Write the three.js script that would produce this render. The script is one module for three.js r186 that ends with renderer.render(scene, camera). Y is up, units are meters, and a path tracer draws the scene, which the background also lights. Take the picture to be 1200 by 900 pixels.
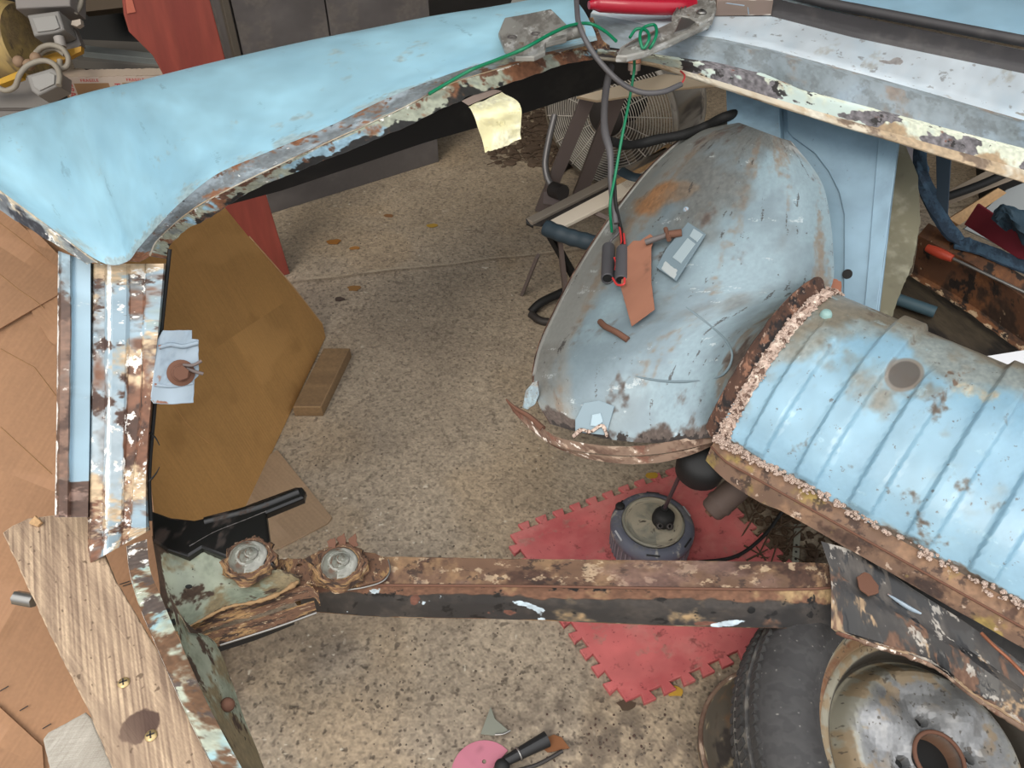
import * as THREE from 'three';
import { mergeGeometries, toCreasedNormals } from 'three/addons/utils/BufferGeometryUtils.js';

// ---------- camera, sky, exposure ----------
const F = 940, CAMH = 1.6, PITCH = THREE.MathUtils.degToRad(43);
const scene = new THREE.Scene();
const camera = new THREE.PerspectiveCamera(2 * Math.atan(450 / F) * 180 / Math.PI, 4 / 3, 0.05, 60);
camera.position.set(0, CAMH, 0); camera.rotation.x = -PITCH; camera.updateMatrixWorld();
const renderer = new THREE.WebGLRenderer({ antialias: true });
renderer.toneMapping = THREE.LinearToneMapping;
renderer.toneMappingExposure = 1.3;
renderer.shadowMap.enabled = true;
const skyData = new Float32Array(64 * 32 * 4);
for (let j = 0; j < 32; j++) for (let i = 0; i < 64; i++) {          // an overcast sky, three times as bright overhead as at the horizon
  const s = Math.max(0, Math.sin(((j + 0.5) / 32 - 0.5) * Math.PI)), L = 0.5 + 1.25 * s, k = (j * 64 + i) * 4;
  skyData[k] = L * 0.99; skyData[k + 1] = L; skyData[k + 2] = L * 1.02; skyData[k + 3] = 1;
}
const sky = new THREE.DataTexture(skyData, 64, 32, THREE.RGBAFormat, THREE.FloatType);
sky.mapping = THREE.EquirectangularReflectionMapping; sky.magFilter = THREE.LinearFilter; sky.needsUpdate = true;
scene.background = sky; scene.environment = sky;
scene.backgroundIntensity = 1.0; scene.environmentIntensity = 1.0;
const sun = new THREE.DirectionalLight(0xfff4e2, 0.9);                // the bright patch of cloud behind the photographer
sun.position.set(-1.6, 5, 2.2); sun.target.position.set(0, 0.5, -1.5); sun.castShadow = true; sun.shadow.radius = 40;
Object.assign(sun.shadow.camera, { left: -4, right: 4, top: 4, bottom: -4, near: 0.1, far: 15 });
scene.add(sun, sun.target);

// ---------- helpers ----------
const V = (x, y, z) => new THREE.Vector3(x, y, z);
const cp = Math.cos(PITCH), sp = Math.sin(PITCH), EYE = V(0, CAMH, 0);
const ray = (px, py) => { const a = (px - 600) / F, v = (py - 450) / F; return V(a, -v * cp - sp, v * sp - cp); };
const H = (px, py, y) => { const r = ray(px, py); return r.multiplyScalar((y - CAMH) / r.y).add(EYE); };   // the point at height y seen at a pixel
const Z = (px, py, d) => ray(px, py).multiplyScalar(d).add(EYE);                                          // the point at a distance along the lens axis
const PL = (px, py, p, n) => { const r = ray(px, py); return r.multiplyScalar(p.clone().sub(EYE).dot(n) / r.dot(n)).add(EYE); };
const project = (p) => { const q = p.clone().sub(EYE); const w = -(q.z * cp) - q.y * sp, up = q.y * cp - q.z * sp; return [600 + F * q.x / w, 450 - F * up / w, w]; };
const HL = (pts, y) => pts.map((p) => H(p[0], p[1], p.length > 2 ? p[2] : y));
const ZL = (pts, d) => pts.map((p) => Z(p[0], p[1], p.length > 2 ? p[2] : d));
let seed = 7; const rnd = () => { seed = (seed * 1664525 + 1013904223) >>> 0; return seed / 4294967296; };
const rr = (a, b) => a + (b - a) * rnd();
const clamp = (x, a = 0, b = 1) => Math.min(b, Math.max(a, x));
const ss = (a, b, x) => { const t = clamp((x - a) / (b - a)); return t * t * (3 - 2 * t); };
const lerp = (a, b, t) => a + (b - a) * t;
function hash(x, y) { let h = Math.imul(x, 374761393) + Math.imul(y, 668265263) | 0; h = Math.imul(h ^ (h >>> 13), 1274126177); return ((h ^ (h >>> 16)) >>> 0) / 4294967296; }
function vn(x, y) {
  const xi = Math.floor(x), yi = Math.floor(y); let fx = x - xi, fy = y - yi; fx = fx * fx * (3 - 2 * fx); fy = fy * fy * (3 - 2 * fy);
  const a = hash(xi, yi), b = hash(xi + 1, yi), c = hash(xi, yi + 1), d = hash(xi + 1, yi + 1);
  return a + (b - a) * fx + (c - a) * fy + (a - b - c + d) * fx * fy;
}
function fbm(x, y, o = 4) { let s = 0, a = 0.5, t = 0; for (let i = 0; i < o; i++) { s += a * vn(x, y); t += a; a *= 0.5; x = x * 2.03 + 17.7; y = y * 2.03 + 9.2; } return s / t; }

// textures: fn(S, u, v) fills S.c (sRGB 0..255), S.r (roughness), S.m (metalness), S.b (relief 0..1)
const lay = (S, c, t, r, m, b) => {
  if (t <= 0) return; if (t > 1) t = 1;
  for (let i = 0; i < 3; i++) S.c[i] += (c[i] - S.c[i]) * t;
  if (r !== undefined) S.r += (r - S.r) * t; if (m !== undefined) S.m += (m - S.m) * t; if (b !== undefined) S.b += b * t;
};
function tex(w, h, fn, o = {}) {
  const C = new Uint8Array(w * h * 4), R = o.flat ? null : new Uint8Array(w * h * 4), B = o.bump ? new Uint8Array(w * h * 4) : null, S = { c: [0, 0, 0], r: 0.6, m: 0, b: 0.5 };
  for (let j = 0; j < h; j++) for (let i = 0; i < w; i++) {
    S.c[0] = S.c[1] = S.c[2] = 128; S.r = o.r ?? 0.6; S.m = o.m ?? 0; S.b = 0.5;
    fn(S, (i + 0.5) / w, (j + 0.5) / h); const k = (j * w + i) * 4;
    C[k] = clamp(S.c[0], 0, 255); C[k + 1] = clamp(S.c[1], 0, 255); C[k + 2] = clamp(S.c[2], 0, 255); C[k + 3] = 255;
    if (R) { R[k] = 255; R[k + 1] = 255 * clamp(S.r); R[k + 2] = 255 * clamp(S.m); R[k + 3] = 255; }
    if (B) { B[k] = B[k + 1] = B[k + 2] = 255 * clamp(S.b); B[k + 3] = 255; }
  }
  const mk = (d, srgb) => { const t = new THREE.DataTexture(d, w, h); t.magFilter = THREE.LinearFilter; t.minFilter = THREE.LinearFilter; t.wrapS = t.wrapT = THREE.RepeatWrapping; if (srgb) t.colorSpace = THREE.SRGBColorSpace; t.needsUpdate = true; return t; };
  const p = { map: mk(C, true), roughness: o.flat ? (o.r ?? 0.8) : 1, metalness: o.flat ? (o.m ?? 0) : 1, side: THREE.DoubleSide };
  if (R) p.roughnessMap = p.metalnessMap = mk(R);
  if (B) { p.bumpMap = mk(B); p.bumpScale = o.bump; }
  if (o.coat) { p.clearcoat = o.coat; p.clearcoatRoughness = 0.35; }
  return new THREE.MeshPhysicalMaterial(p);
}
const plain = (hex, r = 0.6, m = 0, x = {}) => new THREE.MeshStandardMaterial({ color: hex, roughness: r, metalness: m, side: THREE.DoubleSide, ...x });

// naming
const used = new Map();
const numbered = (n) => { const k = used.get(n) ?? 0; used.set(n, k + 1); return k ? n + '_' + String(k).padStart(3, '0') : n; };
function thing(name, label, category, pos = V(0, 0, 0), group) {
  const o = new THREE.Group(); o.name = numbered(name); o.position.copy(pos); o.userData = { label, category }; if (group) o.userData.group = group;
  o.userData.label = label; scene.add(o); return o;
}
const origins = new Map();
function part(name, geo, material, parent, label, kind) {             // geometry given in world coordinates
  const root = origins.get(parent) ?? parent;
  const g = geo.clone(); g.translate(-root.position.x, -root.position.y, -root.position.z);
  const m = new THREE.Mesh(g, material); m.name = numbered(name); m.castShadow = m.receiveShadow = true;
  if (label) m.userData.label = label; if (kind) m.userData.kind = kind;
  origins.set(m, root); parent.add(m); return m;
}
function solo(name, geo, material, label, category, group, kind) {
  geo.computeBoundingBox(); const c = geo.boundingBox.getCenter(V()); c.y = geo.boundingBox.min.y;
  const g = geo.clone(); g.translate(-c.x, -c.y, -c.z);
  const m = new THREE.Mesh(g, material); m.name = numbered(name); m.position.copy(c); m.castShadow = m.receiveShadow = true;
  m.userData = {}; if (label) m.userData.label = label; if (category) m.userData.category = category; if (group) m.userData.group = group; if (kind) m.userData.kind = kind;
  scene.add(m); return m;
}
const struct = (name, geo, m) => solo(name, geo, m, undefined, undefined, undefined, 'structure');

// geometry
const cat = (a, b, c, d, t) => 0.5 * (2 * b + (c - a) * t + (2 * a - 5 * b + 4 * c - d) * t * t + (3 * b - a - 3 * c + d) * t * t * t);
function along(pts, t, smooth) {
  const n = pts.length - 1, x = clamp(t) * n, i = Math.min(n - 1, Math.floor(x)), f = x - i, g = (k) => pts[clamp(k, 0, n)];
  const b = g(i), c = g(i + 1);
  if (!smooth) return b.clone().lerp(c, f);
  const a = i ? g(i - 1) : b.clone().multiplyScalar(2).sub(c), d = i + 2 <= n ? g(i + 2) : c.clone().multiplyScalar(2).sub(b);
  return V(cat(a.x, b.x, c.x, d.x, f), cat(a.y, b.y, c.y, d.y, f), cat(a.z, b.z, c.z, d.z, f));
}
// a thin skin through rows[v][u]; u runs along, v across
function sampler(rows, o = {}) {
  const su = o.su ?? true, sv = o.sv ?? true;
  const at = (u, v) => along(rows.map((r) => along(r, u, su)), v, sv);
  const nrm = (u, v) => {
    const e = 0.004, du = at(clamp(u + e), v).sub(at(clamp(u - e), v)), dv = at(u, clamp(v + e)).sub(at(u, clamp(v - e)));
    const n = du.cross(dv).normalize(); return n.dot(EYE.clone().sub(at(u, v))) < 0 ? n.negate() : n;
  };
  return { at, nrm };
}
function shell(rows, o = {}) {
  const nu = o.nu ?? 60, nv = o.nv ?? 16, th = o.th ?? 0.0012, S = o.sampler ?? sampler(rows, o);
  const P = [];
  // direction that counts as the front: towards the photographer at the middle
  for (let j = 0; j <= nv; j++) for (let i = 0; i <= nu; i++) {
    const u = i / nu, v = j / nv, p = S.at(u, v);
    if (o.disp) p.addScaledVector(S.nrm(u, v), o.disp(u, v));
    P.push(p);
  }
  const id = (i, j) => j * (nu + 1) + i, N = [];
  for (let j = 0; j <= nv; j++) for (let i = 0; i <= nu; i++) {
    const a = P[id(Math.min(nu, i + 1), j)].clone().sub(P[id(Math.max(0, i - 1), j)]), b = P[id(i, Math.min(nv, j + 1))].clone().sub(P[id(i, Math.max(0, j - 1))]);
    N.push(a.cross(b).normalize());
  }
  const mid = id(nu >> 1, nv >> 1), flip = (N[mid].dot(EYE.clone().sub(P[mid])) < 0) !== !!o.flip;
  if (flip) N.forEach((n) => n.negate());
  if (o.rag) for (let j = 0; j <= nv; j++) for (let i = 0; i <= nu; i++) {   // torn or wavy rims
    const u = i / nu, v = j / nv, w = o.rag, p = P[id(i, j)];
    if (w.v0 && j === 0) p.lerp(P[id(i, 1)], w.v0 * (fbm(u * (w.f ?? 40), 3.3, 3) * 2 - 0.6));
    if (w.v1 && j === nv) p.lerp(P[id(i, nv - 1)], w.v1 * (fbm(u * (w.f ?? 40), 8.3, 3) * 2 - 0.6));
  }
  const pos = [], uv = [], idx = [], n = P.length;
  for (let k = 0; k < n; k++) { pos.push(P[k].x, P[k].y, P[k].z); const a = (k % (nu + 1)) / nu, b = Math.floor(k / (nu + 1)) / nv; o.swap ? uv.push(b, a) : uv.push(a, b); }
  for (let k = 0; k < n; k++) { const q = P[k].clone().addScaledVector(N[k], -th); pos.push(q.x, q.y, q.z); const a = (k % (nu + 1)) / nu, b = Math.floor(k / (nu + 1)) / nv; o.swap ? uv.push(b, a) : uv.push(a, b); }
  const quad = (a, b, c, d) => flip ? idx.push(a, c, b, a, d, c) : idx.push(a, b, c, a, c, d);
  for (let j = 0; j < nv; j++) for (let i = 0; i < nu; i++) {
    const a = id(i, j), b = id(i + 1, j), c = id(i + 1, j + 1), d = id(i, j + 1);
    quad(a, b, c, d); quad(n + d, n + c, n + b, n + a);
  }
  for (let i = 0; i < nu; i++) { quad(id(i + 1, 0), id(i, 0), n + id(i, 0), n + id(i + 1, 0)); quad(id(i, nv), id(i + 1, nv), n + id(i + 1, nv), n + id(i, nv)); }
  for (let j = 0; j < nv; j++) { quad(id(0, j), id(0, j + 1), n + id(0, j + 1), n + id(0, j)); quad(id(nu, j + 1), id(nu, j), n + id(nu, j), n + id(nu, j + 1)); }
  const g = new THREE.BufferGeometry();
  g.setAttribute('position', new THREE.Float32BufferAttribute(pos, 3)); g.setAttribute('uv', new THREE.Float32BufferAttribute(uv, 2)); g.setIndex(idx);
  return toCreasedNormals(g, o.crease ?? 0.6);
}
// strip between two lines of points, more lines allowed
const strip = (lines, o = {}) => shell(lines, { sv: false, nv: (lines.length - 1) * (o.per ?? 2), ...o });
// a flat piece with an outline in space, its face on the outline, its thickness behind it; uv in metres unless unit
function slab(pts, th = 0.003, o = {}) {
  const n = V(0, 0, 0); pts.forEach((p, i) => { const q = pts[(i + 1) % pts.length]; n.x += (p.y - q.y) * (p.z + q.z); n.y += (p.z - q.z) * (p.x + q.x); n.z += (p.x - q.x) * (p.y + q.y); });
  n.normalize(); const c = pts.reduce((s, p) => s.add(p), V(0, 0, 0)).divideScalar(pts.length);
  if (n.dot(EYE.clone().sub(c)) < 0) n.negate();
  const X = (o.x ?? pts[1].clone().sub(pts[0])).clone(); X.addScaledVector(n, -X.dot(n)).normalize(); const Y = n.clone().cross(X);
  const to = (p) => { const d = p.clone().sub(c); return new THREE.Vector2(d.dot(X), d.dot(Y)); };
  let q = pts.map(to);
  if (o.rough) { const r = []; q.forEach((a, i) => { const b = q[(i + 1) % q.length], L = a.distanceTo(b), k = Math.max(1, Math.round(L / (o.step ?? 0.006))); for (let t = 0; t < k; t++) { const m = a.clone().lerp(b, t / k); if (t) m.add(new THREE.Vector2((rnd() - 0.5) * o.rough, (rnd() - 0.5) * o.rough)); r.push(m); } }); q = r; }
  const s = new THREE.Shape(q);
  for (const h of o.holes ?? []) { const a = to(h.p), path = new THREE.Path(); path.absellipse(a.x, a.y, h.r, h.r2 ?? h.r, 0, Math.PI * 2, true, 0); s.holes.push(path); }
  const bv = o.bevel ?? Math.min(0.0012, th * 0.3);
  const g = new THREE.ExtrudeGeometry(s, { depth: th - 2 * bv, bevelEnabled: bv > 0, bevelSize: bv, bevelOffset: -bv, bevelThickness: bv, bevelSegments: o.seg ?? 2, curveSegments: 18 });
  g.translate(0, 0, -th + bv + (o.lift ?? 0)); g.applyMatrix4(new THREE.Matrix4().makeBasis(X, Y, n).setPosition(c));
  if (o.unit) { const b = new THREE.Box2().setFromPoints(q), u = g.attributes.uv; for (let i = 0; i < u.count; i++) u.setXY(i, (u.getX(i) - b.min.x) / (b.max.x - b.min.x), (u.getY(i) - b.min.y) / (b.max.y - b.min.y)); }
  return g;
}
function tube(pts, r, o = {}) {
  const c = o.straight ? new THREE.CatmullRomCurve3(pts, false, 'catmullrom', 0) : new THREE.CatmullRomCurve3(pts, false, 'centripetal');
  const n = o.n ?? Math.max(8, pts.length * 10), k = o.k ?? 10, g = new THREE.TubeGeometry(c, n, r, k, false), list = [g];
  if (o.taper) { const p = g.attributes.position; for (let i = 0; i <= n; i++) { const m = c.getPointAt(i / n), s = o.taper(i / n); for (let j = 0; j <= k; j++) { const a = i * (k + 1) + j, q = V().fromBufferAttribute(p, a).sub(m).multiplyScalar(s).add(m); p.setXYZ(a, q.x, q.y, q.z); } } g.computeVertexNormals(); }
  if (!o.open) for (const e of [0, 1]) { const d = new THREE.CircleGeometry(r * (o.taper ? o.taper(e) : 1), k), m = c.getPointAt(e), t = c.getTangentAt(e); if (!e) t.negate(); d.applyQuaternion(new THREE.Quaternion().setFromUnitVectors(V(0, 0, 1), t)); d.translate(m.x, m.y, m.z); list.push(d); }
  return list.length > 1 ? mergeGeometries(list) : g;
}
const aim = (g, dir, p) => { g.applyQuaternion(new THREE.Quaternion().setFromUnitVectors(V(0, 1, 0), dir.clone().normalize())); g.translate(p.x, p.y, p.z); return g; };
const rod = (a, b, r, k = 14, r2 = r) => { const d = b.clone().sub(a), g = new THREE.CylinderGeometry(r2, r, d.length(), k); return aim(g, d, a.clone().add(b).multiplyScalar(0.5)); };
const lathe = (prof, dir, p, k = 40) => aim(new THREE.LatheGeometry(prof.map((q) => new THREE.Vector2(q[0], q[1])), k), dir, p);
// a box from a corner and three edges
function brick(p, a, b, c, bv = 0.003) {
  const pts = [p, p.clone().add(a), p.clone().add(a).add(b), p.clone().add(b)];
  const n = a.clone().cross(b).normalize(), s = Math.sign(n.dot(c)) || 1, X = a.clone().normalize(), Y = n.clone().cross(X), q = pts.map((t) => { const d = t.clone().sub(p); return new THREE.Vector2(d.dot(X), d.dot(Y)); });
  const D = Math.abs(c.dot(n)), g = new THREE.ExtrudeGeometry(new THREE.Shape(q), { depth: D - 2 * bv, bevelEnabled: bv > 0, bevelSize: bv, bevelOffset: -bv, bevelThickness: bv, bevelSegments: 2 });
  g.translate(0, 0, bv); if (s < 0) g.translate(0, 0, -D);
  g.applyMatrix4(new THREE.Matrix4().makeBasis(X, Y, n).setPosition(p)); return g;
}
// where a pixel meets a sampled skin: {p, n, u, v}
function meet(S, px, py) {
  let best = null, bd = 1e9, u0 = 0, u1 = 1, v0 = 0, v1 = 1;
  for (let pass = 0; pass < 3; pass++) {
    for (let j = 0; j <= 14; j++) for (let i = 0; i <= 14; i++) { const u = lerp(u0, u1, i / 14), v = lerp(v0, v1, j / 14), q = project(S.at(u, v)), d = (q[0] - px) ** 2 + (q[1] - py) ** 2; if (d < bd) { bd = d; best = [u, v]; } }
    const w = 0.12 / 7 ** pass; u0 = clamp(best[0] - w); u1 = clamp(best[0] + w); v0 = clamp(best[1] - w); v1 = clamp(best[1] + w);
  }
  return { p: S.at(...best), n: S.nrm(...best), u: best[0], v: best[1] };
}
const spot = (u, v, s) => { const d = ((u - s.u) / s.ru) ** 2 + ((v - s.v) / s.rv) ** 2; return Math.exp(-d); };
const UP = V(0, 1, 0);

// ---------- materials ----------
const BLUE = [122, 172, 198], RUST = [88, 52, 36], ORANGE = [150, 88, 48], PALE = [196, 208, 190], GREY = [122, 130, 132], BLACK = [30, 29, 29], TAN = [172, 142, 104], WHITE = [226, 224, 214];
// base colour plus layers; each layer shows where its noise (f cycles per metre) passes th
function worn(w, h, su, sv, base, layers, o = {}) {
  return tex(w, h, (S, u, v) => {
    const x = u * su, y = v * sv, k = 0.9 + 0.2 * fbm(x * 22 + 3, y * 22, 3);
    for (let i = 0; i < 3; i++) S.c[i] = base[i] * k;
    S.r = o.r ?? 0.5; S.m = o.m ?? 0;
    layers.forEach((l, q) => {
      const f = l.f ?? 20, n = 0.5 + 0.62 * (fbm(x * f * (l.fx ?? 1) + 31 * q + 5, y * f * (l.fy ?? 1) + 17 * q, l.o ?? 4) - 0.5) + 0.16 * (fbm(x * f * 6 + q, y * f * 6 + 40, 3) - 0.5) + (l.at ? l.at(u, v) : 0), t = ss(l.th - (l.w ?? 0.03), l.th + (l.w ?? 0.03), n) * (l.a ?? 1);
      if (t <= 0) return;
      const g = l.g ?? 0.35, m = 1 - g / 2 + g * fbm(x * 160 + q, y * 160, 2);
      lay(S, [l.c[0] * m, l.c[1] * m, l.c[2] * m], t, l.r, l.m, l.b);
    });
    const lum = 0.3 * S.c[0] + 0.59 * S.c[1] + 0.11 * S.c[2], ds = o.ds ?? 0.2; for (let i = 0; i < 3; i++) S.c[i] = lerp(S.c[i], lum, ds);
    if (o.extra) o.extra(S, u, v, x, y);
  }, o);
}
const M = {};
M.concrete = tex(2048, 2048, (S, u, v) => {
  const x = u * 4, y = v * 4, big = fbm(x * 1.6, y * 1.6, 3), mid = fbm(x * 9, y * 9, 4), fine = fbm(x * 120, y * 120, 3), grit = vn(x * 260, y * 260);
  const far = ss(1.55, 1.15, y + (x - 2) * 0.2);                        // the older pour beyond the joint, brushed smoother
  const k = 0.77 + 0.16 * big + 0.12 * (mid - 0.5) + 0.25 * (fine - 0.5) + (grit - 0.5) * 0.12;
  S.c[0] = 190 * k; S.c[1] = 173 * k; S.c[2] = 150 * k; S.b = 0.5 + 0.3 * (fine - 0.5) + 0.15 * (grit - 0.5);
  const warm = fbm(x * 4 + 40, y * 4, 3); lay(S, [192 * k, 166 * k, 132 * k], ss(0.5, 0.7, warm) * 0.4);
  const br = vn((x * 0.8 + y * 0.6) * 60, (y * 0.8 - x * 0.6) * 5); lay(S, [164 * k, 146 * k, 120 * k], far * (0.25 + 0.3 * br), undefined, undefined, far * (br - 0.5) * 0.2);
  const pit = fbm(x * 80 + 9, y * 80, 3) + 0.04 * (big - 0.5), near = ss(2.5, 3.4, y);
  lay(S, [62, 54, 46], ss(0.7, 0.8, pit) * (0.3 + 0.4 * near) * (1 - 0.5 * far), 1, 0, -0.35);
  lay(S, [84, 74, 64], ss(0.62, 0.8, fbm(x * 130, y * 130 + 7, 2)) * 0.4, 1, 0, -0.15);
  lay(S, [70, 60, 52], ss(0.54, 0.75, fbm(x * 5 + 3, y * 5 + 8, 4)) * (0.1 + 0.3 * near));
  lay(S, [205, 196, 178], ss(0.9, 0.96, vn(x * 110, y * 110 + 50)) * ss(0.6, 0.75, vn(x * 12, y * 12)) * 0.8, 1, 0, 0.1);
  const damp = Math.exp(-(((x - 2.74) / 0.26) ** 2 + ((y - 2.66) / 0.2) ** 2)); lay(S, [58, 46, 36], damp * ss(0.3, 0.6, fbm(x * 14, y * 14, 3)) * 0.95, 0.8);
  const oil = Math.exp(-(((x - 2.2) / 0.3) ** 2 + ((y - 3.22) / 0.13) ** 2)); lay(S, [74, 64, 56], oil * ss(0.3, 0.7, fbm(x * 40, y * 40 + 5, 4)) * 0.55);
  const lip = y - (1.52 - (x - 2) * 0.2) + 0.012 * (fbm(x * 10, 4, 3) - 0.5); lay(S, [186, 172, 150], Math.exp(-((lip / 0.006) ** 2)) * 0.75 * ss(0.3, 0.5, vn(x * 9, 2)), 0.9, 0, 0.3); lay(S, [92, 78, 62], Math.exp(-(((lip - 0.012) / 0.008) ** 2)) * 0.4);
}, { flat: true, r: 0.88, bump: 0.006 });
M.card = (c, sd) => tex(512, 512, (S, u, v) => {
  const k = 0.9 + 0.14 * fbm(u * 5 + sd, v * 5, 4) + 0.05 * (vn(u * 300, v * 12 + sd) - 0.5) + 0.05 * (vn(u * 250 + sd, v * 250) - 0.5);
  for (let i = 0; i < 3; i++) S.c[i] = c[i] * k;
  lay(S, [c[0] * 1.12, c[1] * 1.14, c[2] * 1.2], ss(0.62, 0.75, fbm(u * 3 + sd * 3, v * 9, 3)) * 0.35);
  lay(S, [c[0] * 0.8, c[1] * 0.78, c[2] * 0.74], ss(0.66, 0.85, fbm(u * 9 + sd, v * 9, 4)) * 0.4);
  S.b = 0.5 + 0.25 * Math.sin(u * 700);
}, { flat: true, r: 0.85, bump: 0.0004 });
M.cardLeft = M.card([164, 124, 92], 1); M.cardTan = M.card([178, 134, 78], 5); M.cardFloor = M.card([158, 132, 104], 9);
M.wood = (c, d, sd, o = {}) => tex(512, 512, (S, u, v) => {
  const g = fbm(u * 4 + sd, v * 60, 4), ring = fbm(u * 1.5 + sd, v * 9 + 0.6 * fbm(u * 3, v * 3, 2), 3), saw = vn((u * 1 + v * 0.7) * 90, v * 3 + sd);
  const t = clamp(0.5 * g + 0.6 * ring + (o.saw ?? 0) * (saw - 0.5));
  for (let i = 0; i < 3; i++) S.c[i] = lerp(d[i], c[i], t) * (0.94 + 0.12 * vn(u * 220, v * 220));
  S.b = 0.5 + 0.3 * (g - 0.5) + 0.2 * (saw - 0.5) * (o.saw ?? 0);
  if (o.extra) o.extra(S, u, v);
}, { flat: true, r: 0.85, bump: 0.002 });
M.plank = M.wood([204, 178, 148], [130, 108, 90], 3, { saw: 0.9, extra: (S, u, v) => {
  const d = ((u - 0.764) / 0.04) ** 2 + ((v - 0.321) / 0.16) ** 2 + 0.8 * (fbm(u * 40, v * 20, 3) - 0.5); lay(S, [78, 58, 50], ss(1.05, 0.8, d) * 0.9);
  lay(S, [150, 128, 108], ss(0.5, 0.75, fbm(u * 4 + 9, v * 2, 3)) * 0.5); lay(S, [90, 72, 56], ss(0.82, 0.88, fbm(u * 70, v * 22, 2)) * 0.7);
} });
M.woodPale = M.wood([206, 172, 128], [160, 122, 84], 8); M.woodGrey = M.wood([190, 184, 172], [140, 132, 120], 12, { saw: 0.3 }); M.woodBlock = M.wood([150, 122, 88], [104, 82, 58], 17);
// car body
M.blueTop = worn(1024, 512, 1.3, 0.45, [150, 194, 210], [
  { c: [132, 182, 206], f: 5, th: 0.52, w: 0.14, a: 0.4, g: 0 }, { c: [150, 190, 205], f: 9, th: 0.55, w: 0.12, a: 0.35, g: 0 },
  { c: [108, 140, 152], f: 60, fy: 0.4, th: 0.7, w: 0.02, a: 0.35 },
  { c: [84, 82, 78], f: 70, th: 0.64, w: 0.02, at: (u, v) => 0.5 * ss(0.9, 0.99, v) * ss(0.42, 0.3, u) - 0.26, r: 0.8 },
  { c: [140, 60, 44], f: 40, th: 0.62, w: 0.03, at: (u, v) => 0.5 * ss(0.94, 1, v) * Math.exp(-(((u - 0.3) / 0.12) ** 2)) - 0.28, r: 0.8 },
  { c: [150, 165, 165], f: 26, th: 0.6, w: 0.06, at: (u, v) => 0.25 * ss(0.12, 0, v) - 0.12, a: 0.7 },
], { ds: 0.04, r: 0.36, coat: 0.4 });
M.bandEdge = worn(1024, 128, 1.2, 0.09, [134, 146, 152], [
  { c: [154, 170, 180], f: 20, th: 0.46, w: 0.1, at: (u, v) => 0.2 * ss(0.35, 0, v), g: 0.2 }, { c: [104, 110, 112], f: 30, th: 0.5, w: 0.08, at: (u, v) => 0.06 * ss(0.7, 0.2, Math.abs(v - 0.4) * 2), a: 0.7 },
  { c: [166, 172, 148], f: 14, th: 0.42, w: 0.06, at: (u, v) => ss(0.64, 0.7, v) * 0.3 - 0.22, a: 0.9 }, { c: [140, 182, 204], f: 10, th: 0.6, w: 0.03, at: (u, v) => ss(0.68, 0.74, v) * (0.16 + 0.2 * Math.exp(-(((u - 0.5) / 0.06) ** 2))) - 0.24 + 0.12 * ss(0.66, 0.7, v) },
  { c: [40, 39, 38], f: 24, th: 0.52, w: 0.025, at: (u, v) => ss(0.76, 1, v) * 0.2 + 0.14 * Math.exp(-(((u - 0.66) / 0.12) ** 2)) * ss(0.66, 0.74, v) - 0.2, b: -0.2 },
  { c: [146, 92, 60], f: 20, th: 0.55, w: 0.05, at: (u, v) => 0.16 * Math.exp(-(((u - 0.84) / 0.06) ** 2)) * ss(0.2, 0.5, v) + 0.2 * Math.exp(-(((u - 0.02) / 0.04) ** 2)) - 0.06, r: 0.9, b: 0.2 },
  { c: [244, 244, 238], f: 70, th: 0.56, w: 0.03, at: (u, v) => 0.2 * Math.exp(-(((v - 0.66) / 0.06) ** 2)) - 0.2 + 0.06 * Math.exp(-(((u - 0.3) / 0.3) ** 2)), r: 0.5 },
  { c: [112, 74, 54], f: 40, th: 0.6, w: 0.04, at: (u, v) => 0.1 * Math.exp(-(((v - 0.7) / 0.1) ** 2)) - 0.07 + 0.06 * ss(0.6, 0.9, u), r: 0.9 },
], { r: 0.5, bump: 0.002 });
M.edgeGrey = worn(512, 64, 0.3, 0.06, [136, 146, 152], [{ c: [96, 100, 106], f: 16, th: 0.5, w: 0.07, a: 0.85 }, { c: [56, 58, 66], f: 22, th: 0.55, w: 0.05, at: (u) => 0.1 * Math.exp(-(((u - 0.55) / 0.16) ** 2)) }, { c: [160, 170, 168], f: 18, th: 0.52, w: 0.06, at: (u) => 0.1 * ss(0.7, 1, u) }, { c: [206, 190, 160], f: 30, th: 0.58, w: 0.05, at: (u, v) => 0.1 * ss(0.3, 0, v) - 0.02 }, { c: [236, 236, 230], f: 34, th: 0.64, w: 0.02 }], { flat: true, r: 0.5 });
M.cup = worn(128, 128, 0.1, 0.1, [108, 110, 98], [{ c: [88, 82, 70], f: 30, th: 0.52, w: 0.06 }, { c: [96, 70, 52], f: 40, th: 0.57, w: 0.05 }, { c: [150, 150, 140], f: 60, fx: 0.3, th: 0.6, w: 0.04 }], { flat: true, r: 0.7 });
M.blackVoid = worn(256, 64, 1.2, 0.3, [26, 25, 24], [{ c: [48, 44, 40], f: 12, th: 0.58, w: 0.08, a: 0.6 }], { flat: true, r: 0.7 });
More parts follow.
